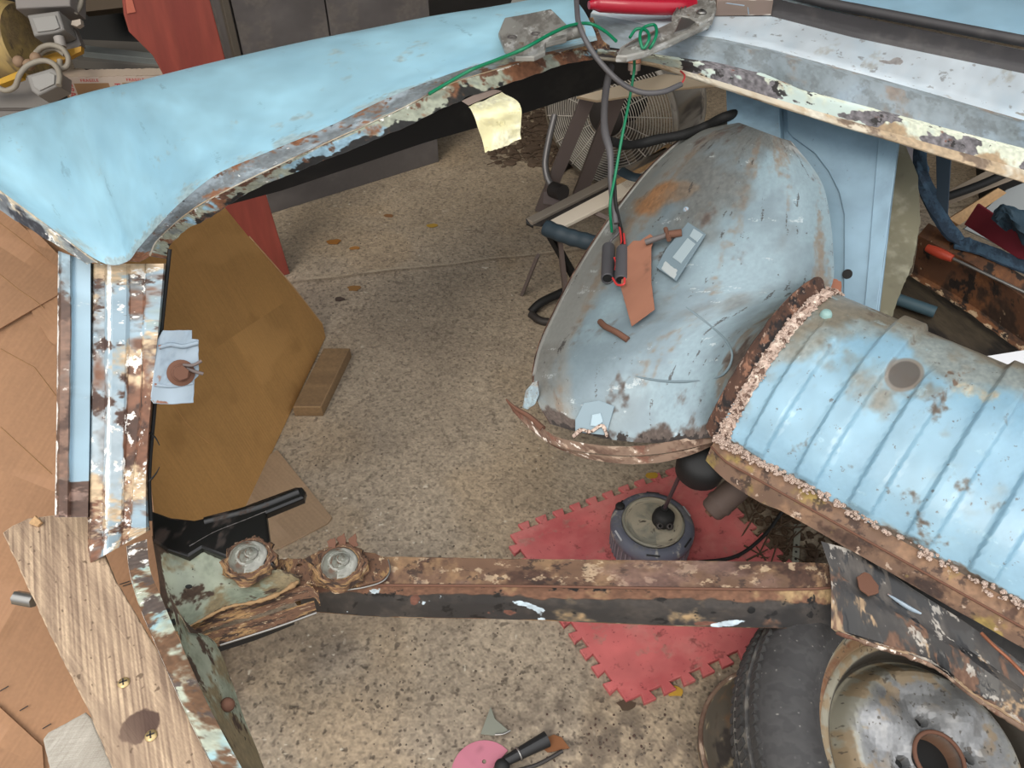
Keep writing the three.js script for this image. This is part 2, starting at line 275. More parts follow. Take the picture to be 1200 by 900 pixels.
M.stripSide = worn(128, 512, 0.05, 0.45, [150, 186, 206], [
  { c: [126, 150, 162], f: 12, fx: 0.4, th: 0.42, w: 0.1, at: (u) => 0.3 * ss(0.52, 0.4, u) - 0.3 * ss(0.5, 0.6, u), a: 0.8 },
  { c: [132, 92, 70], f: 7, fx: 0.3, th: 0.5, w: 0.07, at: (u, v) => 0.08 * ss(0.5, 0.35, u) - 0.4 * ss(0.48, 0.56, u), a: 0.9 }, { c: [92, 66, 54], f: 30, th: 0.58, w: 0.05, at: (u, v) => 0.6 * ss(0.84, 0.9, v) - 0.02 - 0.6 * ss(0.45, 0.55, u) * ss(0.9, 0.8, v) },
  { c: [240, 236, 228], f: 60, th: 0.5, w: 0.05, at: (u) => 0.32 * ss(0.16, 0.02, u) - 0.22 }, { c: [150, 118, 104], f: 60, th: 0.58, w: 0.05, at: (u, v) => 0.4 * ss(0.84, 0.92, v) - 0.38 },
], { flat: true, r: 0.45 });
M.post = worn(256, 1024, 0.1, 0.5, [150, 178, 194], [
  { c: [118, 124, 128], f: 18, fy: 0.4, th: 0.5, w: 0.05, at: (u) => -0.3 + 0.36 * ss(0.3, 0.2, u) + 0.36 * ss(0.5, 0.6, u) * ss(0.78, 0.7, u), g: 0.5 },
  { c: [150, 162, 140], f: 10, fy: 0.5, th: 0.5, w: 0.07, at: (u) => -0.35 + 0.36 * ss(0.76, 0.82, u), a: 0.8 },
  { c: [214, 216, 214], f: 16, fy: 0.5, th: 0.55, w: 0.06, a: 0.35, at: (u) => -0.1 * ss(0.6, 0.7, u) },
  { c: [128, 82, 58], f: 12, fy: 0.6, th: 0.56, w: 0.05, at: (u, v) => 0.05 * ss(0.3, 0.1, u) + 0.05 * ss(0.52, 0.6, u) * ss(0.85, 0.75, u) + 0.06 * Math.exp(-(((v - 0.45) / 0.2) ** 2)) + 0.05 * ss(0.85, 0.98, v) - 0.12 * Math.exp(-(((u - 0.45) / 0.08) ** 2)), r: 0.9, b: 0.15 },
  { c: [84, 56, 44], f: 34, th: 0.58, w: 0.04, at: (u, v) => 0.03 * ss(0.5, 0.6, u) * ss(0.85, 0.75, u) + 0.03 * ss(0.3, 0.1, u), r: 0.95, b: 0.15 }, { c: [206, 176, 136], f: 24, fy: 0.6, th: 0.56, w: 0.05, at: (u, v) => 0.2 * ss(0.06, 0.01, v) - 0.01 },
  { c: [248, 242, 230], f: 40, fy: 0.4, th: 0.5, w: 0.05, at: (u, v) => -0.34 + 0.42 * Math.exp(-(((u - 0.33) / 0.06) ** 2)) + 0.12 * ss(0.75, 0.95, v) * ss(0.6, 0.3, u) },
  { c: [250, 248, 240], f: 110, fy: 0.7, th: 0.6, w: 0.03, at: (u, v) => 0.05 * Math.exp(-(((u - 0.64) / 0.14) ** 2)) - 0.05 },
  { c: [40, 38, 38], f: 90, th: 0.6, w: 0.03, at: (u, v) => -0.2 + 0.2 * Math.exp(-(((u - 0.86) / 0.05) ** 2) - (((v - 0.78) / 0.05) ** 2)) + 0.5 * ss(0.965, 0.995, u) + 0.3 * Math.exp(-(((u - 0.75) / 0.012) ** 2)) },
], { flat: true, r: 0.5, bump: 0.002 });
M.sill = worn(128, 512, 0.05, 0.6, [150, 196, 204], [
  { c: [172, 176, 150], f: 14, th: 0.48, w: 0.06, at: (u, v) => 0.06 * ss(0.7, 0.4, v), a: 0.9 }, { c: [112, 78, 52], f: 20, th: 0.55, w: 0.05, at: (u, v) => 0.12 * ss(0.6, 0.2, v) + 0.04 * ss(0.4, 0, u), r: 0.9 },
  { c: [88, 74, 66], f: 34, th: 0.6, w: 0.04, at: (u, v) => 0.2 * ss(0.3, 0.05, v) }, { c: [240, 238, 228], f: 60, th: 0.58, w: 0.04, at: (u, v) => 0.16 * ss(0.25, 0.02, v) + 0.3 * ss(0.08, 0.02, u) - 0.12 },
], { r: 0.45, bump: 0.002 });
M.greenPlate = worn(512, 256, 0.3, 0.16, [150, 158, 136], [
  { c: [116, 126, 104], f: 14, th: 0.5, w: 0.1, a: 0.7 }, { c: [120, 98, 62], f: 16, th: 0.54, w: 0.06, at: (u, v) => 0.14 * ss(0.6, 0.9, u) + 0.08 * ss(0.4, 0.1, v), a: 0.8, r: 0.9 },
  { c: [70, 52, 38], f: 22, th: 0.6, w: 0.04, at: (u, v) => 0.16 * ss(0.2, 0.02, v) + 0.16 * ss(0.12, 0.02, u), r: 0.95 }, { c: [40, 34, 28], f: 60, th: 0.7, w: 0.02, r: 0.9 },
], { r: 0.42, bump: 0.0015 });
M.rustPlate = worn(512, 256, 0.3, 0.16, [104, 70, 48], [
  { c: [164, 124, 70], f: 22, th: 0.54, w: 0.06, a: 0.8 }, { c: [60, 42, 32], f: 26, th: 0.56, w: 0.05, b: -0.2 }, { c: [176, 148, 112], f: 70, th: 0.66, w: 0.04 }, { c: [44, 32, 26], f: 100, th: 0.64, w: 0.04, a: 0.7 },
], { flat: true, r: 0.9, bump: 0.004 });
M.blackPaint = worn(256, 128, 0.25, 0.1, [22, 21, 20], [{ c: [54, 40, 32], f: 22, th: 0.58, w: 0.05, r: 0.8 }, { c: [150, 140, 128], f: 120, th: 0.74, w: 0.015, a: 0.8 }], { r: 0.28 });
M.beamTop = worn(1024, 128, 1.05, 0.06, [112, 80, 58], [
  { c: [160, 122, 80], f: 30, fy: 0.7, th: 0.52, w: 0.09, a: 0.6 }, { c: [76, 50, 38], f: 20, th: 0.55, w: 0.06 }, { c: [186, 158, 122], f: 70, th: 0.6, w: 0.04, at: (u) => 0.02 * ss(0.4, 0.7, u) - 0.01, a: 0.8 }, { c: [52, 38, 32], f: 90, th: 0.62, w: 0.04, a: 0.7 }, { c: [128, 96, 86], f: 12, th: 0.58, w: 0.08, a: 0.6 },
], { flat: true, r: 0.9, bump: 0.004 });
M.beamSide = worn(1024, 128, 1.05, 0.08, [50, 47, 46], [
  { c: [74, 66, 60], f: 12, th: 0.52, w: 0.08, a: 0.7 },
  { c: [120, 80, 58], f: 12, th: 0.5, w: 0.04, at: (u, v) => 0.4 * ss(0.5, 0.12, v) - 0.2 + 0.14 * ss(0.74, 0.86, u) + 0.06 * ss(0.06, 0, u), r: 0.9, b: 0.2 },
  { c: [172, 138, 92], f: 16, th: 0.52, w: 0.07, at: (u, v) => 0.3 * ss(0.6, 0.15, v) * ss(0.36, 0.55, u) * ss(0.92, 0.75, u) * (0.4 + 0.6 * v) - 0.16 + 0.05 * Math.exp(-(((v - 0.1) / 0.15) ** 2)), r: 0.9 },
  { c: [118, 72, 56], f: 26, th: 0.5, w: 0.02, at: (u, v) => -0.4 + 0.55 * Math.exp(-(((u - 0.395) / 0.035) ** 2) - (((v - 0.8) / 0.22) ** 2)) + 0.5 * Math.exp(-(((u - 0.255) / 0.014) ** 2) - (((v - 0.4) / 0.25) ** 2)) + 0.42 * Math.exp(-(((u - 0.64) / 0.04) ** 2) - (((v - 0.9) / 0.1) ** 2)), r: 0.9 },
  { c: [188, 208, 220], f: 40, fy: 0.7, th: 0.52, w: 0.02, at: (u, v) => { const d = Math.hypot((u - 0.39) / 0.05, (v - 0.92) / 0.5); return -0.36 + 0.46 * Math.exp(-(((d - 1) / 0.2) ** 2)) * ss(0.37, 0.41, u) + 0.44 * Math.exp(-(((u - 0.275 - 0.08 * (0.5 - v)) / 0.022) ** 2) - (((v - 0.42) / 0.26) ** 2)) + 0.42 * Math.exp(-(((u - 0.185) / 0.015) ** 2) - (((v - 0.2) / 0.14) ** 2)) + 0.4 * Math.exp(-(((u - 0.665) / 0.05) ** 2) - (((v - 0.86 + (u - 0.665) * 4) / 0.14) ** 2)) + 0.4 * Math.exp(-(((u - 0.12) / 0.012) ** 2) - (((v - 0.9) / 0.1) ** 2)); }, r: 0.5 },
  { c: [96, 90, 76], f: 14, th: 0.5, w: 0.06, at: (u, v) => 0.26 * ss(0.8, 0.88, u) * ss(0.3, 0.5, v) - 0.24 }, { c: [26, 24, 24], f: 40, th: 0.58, w: 0.03, at: (u, v) => 0.14 * ss(0.9, 0.98, u) - 0.06 },
], { r: 0.5, bump: 0.003 });
M.railTop = worn(1024, 128, 0.85, 0.12, [206, 217, 224], [
  { c: [180, 202, 216], f: 8, th: 0.55, w: 0.12, a: 0.5, g: 0 }, { c: [122, 122, 122], f: 60, fy: 2, th: 0.66, w: 0.02, a: 0.6 }, { c: [160, 156, 144], f: 24, th: 0.56, w: 0.06, at: (u, v) => 0.1 * ss(0.12, 0.02, u) + 0.03 * ss(0.12, 0, v) - 0.12, a: 0.6 },
  { c: [152, 148, 146], f: 30, th: 0.5, w: 0.02, at: (u, v) => -0.4 + 0.5 * Math.exp(-(((u - 0.545) / 0.02) ** 2) - (((v - 0.5) / 0.09) ** 2)) + 0.45 * Math.exp(-(((u - 0.52) / 0.02) ** 2) - (((v - 0.44) / 0.04) ** 2)), r: 0.7 }, { c: [150, 150, 146], f: 30, th: 0.5, w: 0.06, at: (u, v) => -0.4 + 0.46 * Math.exp(-(((u - 0.86) / 0.03) ** 2) - (((v - 0.2) / 0.1) ** 2)), r: 0.7 },
  { c: [92, 88, 86], f: 40, th: 0.5, w: 0.02, at: (u, v) => -0.4 + 0.42 * Math.exp(-(((u - 0.2) / 0.03) ** 2) - (((v - 0.62 + (u - 0.2)) / 0.025) ** 2)) },
], { ds: 0.05, r: 0.36, coat: 0.3 });
M.railFace = worn(1024, 256, 0.9, 0.1, [136, 150, 158], [
  { c: [112, 124, 128], f: 9, th: 0.5, w: 0.1, a: 0.7, g: 0.3 }, { c: [140, 164, 184], f: 7, th: 0.53, w: 0.07, a: 0.6 }, { c: [96, 104, 106], f: 40, th: 0.56, w: 0.06, a: 0.5 }, { c: [142, 108, 82], f: 12, th: 0.6, w: 0.06, at: (u, v) => 0.12 * ss(0.78, 0.98, u) * ss(0.3, 0.9, v) + 0.14 * ss(0.08, 0, u) - 0.05, r: 0.9, a: 0.5 },
], { ds: 0.1, r: 0.45, bump: 0.0006 });
M.railFlange = worn(1024, 128, 0.9, 0.06, [192, 214, 206], [
  { c: [206, 208, 176], f: 10, th: 0.52, w: 0.06, at: (u) => 0.05 * ss(0.4, 0.7, u), a: 0.7 }, { c: [160, 124, 86], f: 16, th: 0.58, w: 0.05, at: (u, v) => 0.14 * ss(0.12, 0, u) + 0.05 * ss(0.7, 1, v) - 0.01 * v, r: 0.9, a: 0.8 },
  { c: [110, 106, 110], f: 12, fy: 1.4, th: 0.5, w: 0.012, at: (u, v) => -0.1 + 0.2 * Math.exp(-(((u - 0.26) / 0.09) ** 2)) + 0.18 * Math.exp(-(((u - 0.6) / 0.06) ** 2) - (((v - 0.6) / 0.35) ** 2)) + 0.2 * Math.exp(-(((u - 0.79) / 0.03) ** 2) - (((v - 0.65) / 0.35) ** 2)) + 0.08 * Math.exp(-(((v - 0.9) / 0.12) ** 2)), g: 0.7, r: 0.8, b: -0.3 },
  { c: [128, 76, 60], f: 24, th: 0.62, w: 0.03, at: (u) => 0.2 * ss(0.12, 0.03, u) - 0.09, r: 0.9 }, { c: [52, 50, 50], f: 40, th: 0.6, w: 0.015, at: (u, v) => 0.1 * Math.exp(-(((u - 0.16) / 0.05) ** 2)) - 0.03 },
], { r: 0.45, bump: 0.002 });
M.railRoll = worn(512, 64, 0.9, 0.03, [204, 192, 168], [{ c: [180, 150, 112], f: 10, th: 0.52, w: 0.07, a: 0.8 }, { c: [126, 104, 84], f: 30, th: 0.6, w: 0.05, at: (u, v) => 0.08 * ss(0.75, 1, v) }, { c: [214, 212, 196], f: 16, th: 0.54, w: 0.06, a: 0.7 }], { flat: true, r: 0.6 });
M.rubber = worn(512, 64, 0.7, 0.06, [62, 60, 62], [{ c: [84, 80, 78], f: 20, th: 0.56, w: 0.08, a: 0.5 }], { flat: true, r: 0.6 });
M.blueLid = worn(256, 128, 0.5, 0.3, [140, 184, 208], [{ c: [124, 172, 200], f: 8, th: 0.54, w: 0.1, a: 0.4, g: 0 }], { flat: true, r: 0.35, coat: 0.4 });
M.sidePanel = worn(512, 512, 0.3, 0.4, [126, 162, 184], [
  { c: [118, 152, 176], f: 8, th: 0.54, w: 0.12, a: 0.5, g: 0.1 }, { c: [84, 104, 116], f: 120, th: 0.74, w: 0.02, a: 0.7 }, { c: [150, 140, 128], f: 30, fy: 0.3, th: 0.72, w: 0.04, a: 0.5 }, { c: [172, 108, 84], f: 20, th: 0.5, w: 0.03, at: (u, v) => -0.4 + 0.5 * Math.exp(-(((u - 0.02) / 0.06) ** 2)), a: 0 },
], { flat: true, r: 0.4 });
M.sealant = worn(256, 64, 0.6, 0.04, [206, 178, 160], [{ c: [164, 132, 114], f: 60, th: 0.55, w: 0.08, a: 0.7 }, { c: [232, 214, 194], f: 80, th: 0.58, w: 0.06 }, { c: [104, 76, 62], f: 70, th: 0.56, w: 0.05 }], { flat: true, r: 0.9 });
M.rustSeam = worn(512, 64, 0.6, 0.05, [86, 56, 42], [{ c: [40, 34, 34], f: 24, th: 0.52, w: 0.05 }, { c: [138, 92, 68], f: 40, th: 0.58, w: 0.05 }, { c: [170, 140, 120], f: 90, th: 0.66, w: 0.04 }], { flat: true, r: 0.92, bump: 0.004 });
M.rustFlange = worn(1024, 128, 0.9, 0.06, [122, 92, 72], [
  { c: [156, 116, 84], f: 16, th: 0.52, w: 0.08, a: 0.7 }, { c: [82, 58, 46], f: 22, fx: 0.5, th: 0.54, w: 0.06 }, { c: [150, 124, 60], f: 16, th: 0.56, w: 0.05, at: (u) => 0.12 * Math.exp(-(((u - 0.12) / 0.1) ** 2)) - 0.06 }, { c: [60, 46, 42], f: 60, th: 0.6, w: 0.05, a: 0.7 }, { c: [192, 164, 140], f: 80, th: 0.68, w: 0.03 },
], { flat: true, r: 0.9, bump: 0.003 });
M.archFlange = worn(1024, 64, 0.6, 0.03, [128, 100, 80], [{ c: [98, 70, 54], f: 20, fx: 0.5, th: 0.52, w: 0.06 }, { c: [170, 142, 118], f: 40, th: 0.62, w: 0.05 }, { c: [116, 72, 54], f: 16, th: 0.58, w: 0.05, at: (u) => 0.12 * ss(0.25, 0, u) }, { c: [222, 206, 190], f: 60, th: 0.6, w: 0.03, at: (u, v) => 0.2 * Math.exp(-(((u - 0.2) / 0.08) ** 2)) * ss(0.5, 1, v) - 0.06 }], { flat: true, r: 0.9, bump: 0.002 });
M.chassis = worn(512, 256, 0.5, 0.14, [46, 43, 42], [
  { c: [92, 84, 76], f: 9, th: 0.52, w: 0.08, a: 0.7 }, { c: [112, 80, 62], f: 16, th: 0.56, w: 0.04, at: (u, v) => 0.16 * ss(0.55, 0.95, v) + 0.06 * ss(0.2, 0, u), r: 0.9, b: 0.2 }, { c: [164, 134, 100], f: 26, th: 0.58, w: 0.04, at: (u, v) => 0.22 * ss(0.75, 0.95, v) - 0.06, r: 0.9 },
  { c: [20, 20, 22], f: 22, th: 0.56, w: 0.03, r: 0.35 }, { c: [180, 172, 160], f: 50, fx: 0.6, th: 0.64, w: 0.02, a: 0.8 },
], { r: 0.6, bump: 0.004 });
M.rubberTyre = tex(1024, 256, (S, u, v) => { const n = fbm(u * 120, v * 30, 4), d = fbm(u * 20 + 5, v * 6, 3); S.c[0] = 50 + 22 * n; S.c[1] = 49 + 21 * n; S.c[2] = 49 + 20 * n; lay(S, [118, 113, 105], ss(0.36, 0.66, d + 0.7 * (n - 0.5)) * ss(0.22, 0.42, v) * 0.85); lay(S, [34, 33, 34], ss(0.5, 0.62, n) * 0.4 * ss(0.45, 0.3, v)); lay(S, [176, 172, 162], ss(0.94, 0.97, vn(u * 700, v * 160)) * 0.7); S.b = 0.3 + 0.5 * n; }, { flat: true, r: 0.6, bump: 0.002 });
M.rim = tex(512, 512, (S, u, v) => {   // seen along the axle
  const x = (u - 0.5) * 2, y = (v - 0.5) * 2, r = Math.hypot(x, y), n = fbm(x * 9 + 20, y * 9 + 20, 4), f = fbm(x * 40 + 50, y * 40 + 50, 3);
  S.c[0] = 148 + 30 * (f - 0.5); S.c[1] = 149 + 30 * (f - 0.5); S.c[2] = 150 + 30 * (f - 0.5); S.r = 0.38 + 0.14 * n; S.m = 0.55;
  const out = ss(0.6, 0.66, r + 0.06 * (n - 0.5)); lay(S, [170, 168, 150], ss(0.5, 0.6, r + 0.2 * (n - 0.5)) * 0.6, 0.6, 0.1); lay(S, [150, 146, 130], out, 0.65, 0.05); lay(S, [120, 82, 58], ss(0.84, 0.86, r) * ss(0.93, 0.9, r) * (0.6 + 0.5 * f), 0.85, 0); lay(S, [146, 120, 88], ss(0.52, 0.66, n + 0.1 * ss(0.45, 0.6, r)) * ss(0.3, 0.5, r) * 0.6, 0.75, 0.1);
  lay(S, [112, 74, 50], ss(0.2, 0.17, r) * 0.8, 0.8, 0); lay(S, [60, 54, 48], ss(0.72, 0.78, fbm(x * 34 + 70, y * 34 + 70, 3)) * 0.6, 0.8, 0); lay(S, [48, 44, 40], ss(0.725, 0.735, r) * ss(0.79, 0.775, r) * 0.85, 0.8, 0);
});
M.dish = worn(256, 128, 0.5, 0.2, [88, 78, 64], [{ c: [118, 82, 52], f: 16, th: 0.52, w: 0.07 }, { c: [54, 46, 40], f: 24, th: 0.56, w: 0.06 }, { c: [150, 130, 96], f: 40, th: 0.64, w: 0.04 }], { flat: true, r: 0.85 });
M.zinc = worn(256, 256, 0.12, 0.12, [160, 158, 150], [{ c: [118, 112, 104], f: 40, th: 0.54, w: 0.08, a: 0.7 }, { c: [120, 90, 66], f: 50, th: 0.66, w: 0.04, a: 0.7, r: 0.9, m: 0 }, { c: [200, 200, 196], f: 60, th: 0.62, w: 0.05 }], { flat: true, r: 0.55, m: 0.35 });
M.whitePlate = worn(256, 256, 0.09, 0.13, [146, 165, 180], [{ c: [128, 150, 168], f: 24, th: 0.56, w: 0.08, a: 0.6 }, { c: [150, 92, 66], f: 40, th: 0.55, w: 0.05, at: (u, v) => 0.3 * ss(0.12, 0.02, u) - 0.14 }], { flat: true, r: 0.45 });
M.foam = worn(512, 512, 0.52, 0.52, [204, 92, 90], [{ c: [182, 66, 68], f: 9, th: 0.55, w: 0.1, a: 0.6, g: 0.1 }, { c: [206, 116, 108], f: 14, th: 0.56, w: 0.1, a: 0.6, g: 0.1 }, { c: [120, 52, 48], f: 40, th: 0.66, w: 0.05, a: 0.6 }, { c: [150, 120, 100], f: 30, th: 0.66, w: 0.06, a: 0.5 }, { c: [110, 40, 42], f: 150, th: 0.7, w: 0.03, a: 0.6 }], { flat: true, r: 0.85, bump: 0.0006 });
M.darkSteel = plain(0x3a3634, 0.6, 0.3); M.brownSteel = plain(0x746864, 0.65, 0.2); M.blackPlastic = plain(0x1d1d1e, 0.5); M.black = plain(0x121212, 0.7);
M.steel = plain(0x9a9894, 0.35, 0.85); M.rustIron = plain(0x6e4c3c, 0.85, 0.1); M.brass = plain(0xc0a878, 0.35, 0.7); M.greyCable = plain(0x5c5a5c, 0.5); M.greenWire = plain(0x0e7a54, 0.4); M.redWire = plain(0xc83a3a, 0.45);
M.doveGrey = plain(0x565250, 0.6);

// ---------- the workshop ----------
{
  const g = new THREE.BoxGeometry(9, 0.12, 8.5); g.translate(0.5, -0.06, -2.4);
  const p = g.attributes.position, u = g.attributes.uv; for (let i = 0; i < p.count; i++) u.setXY(i, (p.getX(i) + 2) / 4, (p.getZ(i) + 3.9) / 4);
  struct('floor', g, M.concrete);
  const wm = worn(256, 256, 4, 2.6, [84, 78, 72], [{ c: [60, 56, 52], f: 3, th: 0.52, w: 0.1, a: 0.7 }, { c: [104, 96, 86], f: 8, th: 0.6, w: 0.06, a: 0.6 }], { flat: true, r: 0.9 });
  const w = (x, y, z, cx, cy, cz) => { const b = new THREE.BoxGeometry(x, y, z); b.translate(cx, cy, cz); return b; };
  struct('wall_back', w(9, 2.9, 0.15, 0.5, 1.45, -4.9), wm);
  struct('wall_left', w(0.15, 2.9, 3.7, -3.6, 1.45, -2.97), wm);
  struct('wall_right', w(0.15, 2.9, 3.7, 4.6, 1.45, -2.97), wm);
  struct('ceiling', w(9, 0.12, 3.2, 0.5, 2.92, -3.3), wm);
}

// ---------- the car body ----------
const car = thing('car_body', 'pale blue rusty car shell with its boot floor cut away, filling the picture', 'car', V(0.1, 0, -1.4));
const CP = (n, g, m, l, parent = car, k) => part(n, g, m, parent, l, k);
// the upper quarter panel
const bandLow = [[-90, 158], [-40, 195], [0, 223], [60, 267], [118, 307], [148, 307], [163, 290], [185, 265], [212, 238], [255, 204], [310, 180], [380, 151], [450, 117], [510, 93], [575, 72], [635, 62], [700, 47]];
const bandTop = [[-110, 165], [-65, 155], [-25, 145], [15, 134], [50, 125], [75, 118], [95, 112], [117, 106], [138, 101], [168, 94], [215, 82], [285, 65], [360, 48], [430, 34], [510, 18], [580, 7], [660, -8]];
const OUT = V(-0.72, 0, -0.69);
{
  const B = HL(bandLow, 0.895), T = HL(bandTop, 0.945);
  const row = (t, up) => B.map((b, i) => b.clone().lerp(T[i], t).add(V(0, up, 0)));
  const rows = [B, row(0.12, 0.012), row(0.4, 0.024), row(0.75, 0.018), T, T.map((t) => t.clone().addScaledVector(OUT, 0.025).add(V(0, -0.02, 0))), T.map((t) => t.clone().addScaledVector(OUT, 0.045).add(V(0, -0.09, 0)))];
  CP('quarter_panel', shell(rows, { nu: 120, nv: 36, crease: 0.9 }), M.blueTop, 'smooth pale blue upper panel');
  // trim flange of the left lower edge
  const a = HL([[-60, 180], [0, 223], [60, 267], [114, 308]], 0.893), b = HL([[-60, 206], [0, 248], [36, 268], [68, 290], [102, 310]], 0.866);
  CP('edge_flange', strip([a, a.map((p, i) => p.clone().lerp(along(b, i / 3), 0.4).add(V(0, 0.002, 0))), b.length === a.length ? b : [0, 1, 2, 3].map((i) => along(b, i / 3))], { nu: 60, su: false, rag: { v1: 0.3, f: 14 } }), M.edgeGrey, 'dull grey scraped edge flange');
  // outer skin, black inside, hanging below the panel
  const p0 = T[9], d = T[14].clone().sub(T[9]); d.y = 0; const n = d.clone().cross(UP).normalize(), q0 = p0.clone().addScaledVector(OUT, 0.03);
  const low = [[90, 290], [330, 224], [500, 167], [590, 141], [690, 108], [800, 74], [880, 52]].map((k) => PL(k[0], k[1], q0, n)), up = low.map((p) => V(p.x, 0.9, p.z));
  CP('inner_skin', strip([up, low], { nu: 60, per: 4, su: false, rag: { v1: 0.03, f: 6 } }), M.blackVoid, 'black painted inside of the outer panel');
}
// flange around the opening
const crease = [[150, 306], [163, 288], [185, 265], [212, 238], [255, 204], [310, 180], [380, 151], [450, 117], [510, 93], [575, 72], [635, 60], [690, 48]];
const edge = [[176, 300], [183, 284], [205, 262], [232, 242], [275, 219], [335, 190], [400, 160], [468, 129], [530, 98], [595, 78], [650, 62], [700, 53]];
const lip = [[197, 303], [198, 290], [219, 270], [250, 254], [292, 226], [348, 202], [415, 175], [480, 147], [545, 116], [605, 96], [660, 77], [706, 68]];
{
  const a = HL(crease, 0.895), b = HL(edge, 0.872), c = HL(lip, 0.842), m = a.map((p, i) => p.clone().lerp(b[i], 0.45).add(V(0, -0.006, 0)));
  CP('opening_flange', strip([a.map((p) => p.clone().add(V(0, 0.0005, 0))), m, b, c], { nu: 140, per: 5, crease: 0.5, rag: { v1: 0.5, f: 60 } }), M.bandEdge, 'scraped flange with rust and black underseal along the opening');
  CP('torn_edge', tube(b.map((p) => p.clone().add(V(0, 0.001, 0))), 0.0014, { n: 90, k: 6 }), M.railRoll, 'thin torn metal edge');
}
// left post
const postRow = (y, xs, zs) => xs.map((x, i) => Z(x, y, zs[i]));
{
  const za = [1.318, 1.298, 1.297, 1.308, 1.312, 1.33], rowsA = [];
  for (const [y, xs, k] of [[298, [68, 72, 82, 86, 106, 108], 0], [400, [67, 71, 82, 86, 106, 108], 0.01], [500, [66, 70, 80, 84, 105, 107], 0.025], [606, [64, 69, 79, 83, 103, 106], 0.045]]) rowsA.push(xs.map((x, i) => Z(x, y - (y < 310 ? (108 - x) * 0.35 - 10 : 0), za[i] + k)));
  CP('edge_strip', shell(rowsA, { su: false, nu: 30, nv: 40, crease: 0.4, th: 0.002 }), M.stripSide, 'narrow blue strip with a rusty outer edge');
  const zp = [1.33, 1.306, 1.302, 1.29, 1.289, 1.297, 1.304, 1.304, 1.299, 1.303, 1.335], R = [];
  for (const [y, xs, k] of [[309, [108, 112, 122, 126, 132, 148, 153, 169, 172, 192, 196], 0], [355, [107, 111, 122, 126, 132, 148, 153, 167, 171, 188, 192], 0.004], [400, [107, 110, 122, 126, 132, 147, 152, 165, 169, 184, 187], 0.01], [480, [106, 109, 122, 126, 131, 145, 150, 163, 167, 176, 179], 0.02], [560, [104, 108, 120, 124, 130, 143, 147, 155, 158, 171, 174], 0.035], [610, [103, 107, 119, 123, 128, 141, 145, 152, 155, 171, 175], 0.045], [652, [103, 106, 118, 121, 127, 136, 143, 148, 151, 171, 176], 0.055]]) R.push(xs.map((x, i) => Z(x, y - (y > 640 ? (x - 120) * 0.55 : 0), zp[i] + k)));
  CP('corner_post', shell(R, { su: false, nu: 50, nv: 60, crease: 0.35, th: 0.002 }), M.post, 'rusted corner post with peeling white and blue paint');
  const g = ZL([[199, 292, 1.322], [195, 330, 1.326], [188, 400, 1.335], [181, 480, 1.345], [175, 560, 1.36], [177, 610, 1.37]]);
  CP('torn_edge', tube(g, 0.0035, { n: 50, k: 6 }), M.black, 'black torn edge of the post');
  for (const [a, b] of [[[173, 506], [187, 522]], [[175, 564], [187, 547]], [[174, 470], [180, 462]]]) CP('loose_wire', tube([Z(...a, 1.34), Z((a[0] + b[0]) / 2 + 2, (a[1] + b[1]) / 2 - 1, 1.335), Z(...b, 1.335)], 0.0018, { k: 5, taper: (t) => 1.2 - 0.8 * t }), M.black, 'thin black stub on the post edge');
}
// bent bracket with its nut on the post
{
  const c = Z(207, 430, 1.33), n = EYE.clone().sub(c).add(V(0.25, 0.35, 0.4)).normalize();
  const q = (l) => l.map((p) => PL(p[0], p[1], c, n));
  const b = CP('hinge_bracket', slab(q([[183, 402], [189, 390], [191, 387], [225, 387], [225, 397], [233, 398], [233, 440], [228, 445], [227, 472], [198, 474], [180, 473], [176, 468], [179, 448]]), 0.004, { unit: true, rough: 0.001 }), M.whitePlate, 'white painted bracket plate with scraped edges');
  CP('fold', tube(q([[186, 407], [200, 404], [214, 406], [232, 402]]).map((p) => p.addScaledVector(n, 0.001)), 0.004, { k: 8 }), M.whitePlate, undefined, b);
  CP('fold', tube(q([[181, 451], [200, 453], [226, 449]]).map((p) => p.addScaledVector(n, -0.0005)), 0.003, { k: 8 }), M.whitePlate, undefined, b);
  const o = q([[212, 437]])[0];
  CP('washer', lathe([[0, 0], [0.022, 0], [0.022, 0.003], [0.012, 0.004]], n, o, 28), M.rustIron, 'rusty washer', b);
  const nut = new THREE.CylinderGeometry(0.0125, 0.0135, 0.013, 6); aim(nut, n, o.clone().addScaledVector(n, 0.01));
  CP('nut', mergeGeometries([nut.toNonIndexed(), aim(new THREE.TorusGeometry(0.012, 0.003, 8, 20).rotateX(Math.PI / 2), n, o.clone().addScaledVector(n, 0.005)).toNonIndexed()]), M.rustIron, 'rusty nut', b);
  CP('split_pin', tube(q([[214, 428], [226, 428], [236, 423]]).map((p) => p.addScaledVector(n, 0.008)), 0.003, { k: 6 }), M.brownSteel, undefined, b);
  CP('split_pin', tube(q([[218, 432], [230, 436], [238, 438]]).map((p) => p.addScaledVector(n, 0.008)), 0.003, { k: 6 }), M.brownSteel, undefined, b);
}
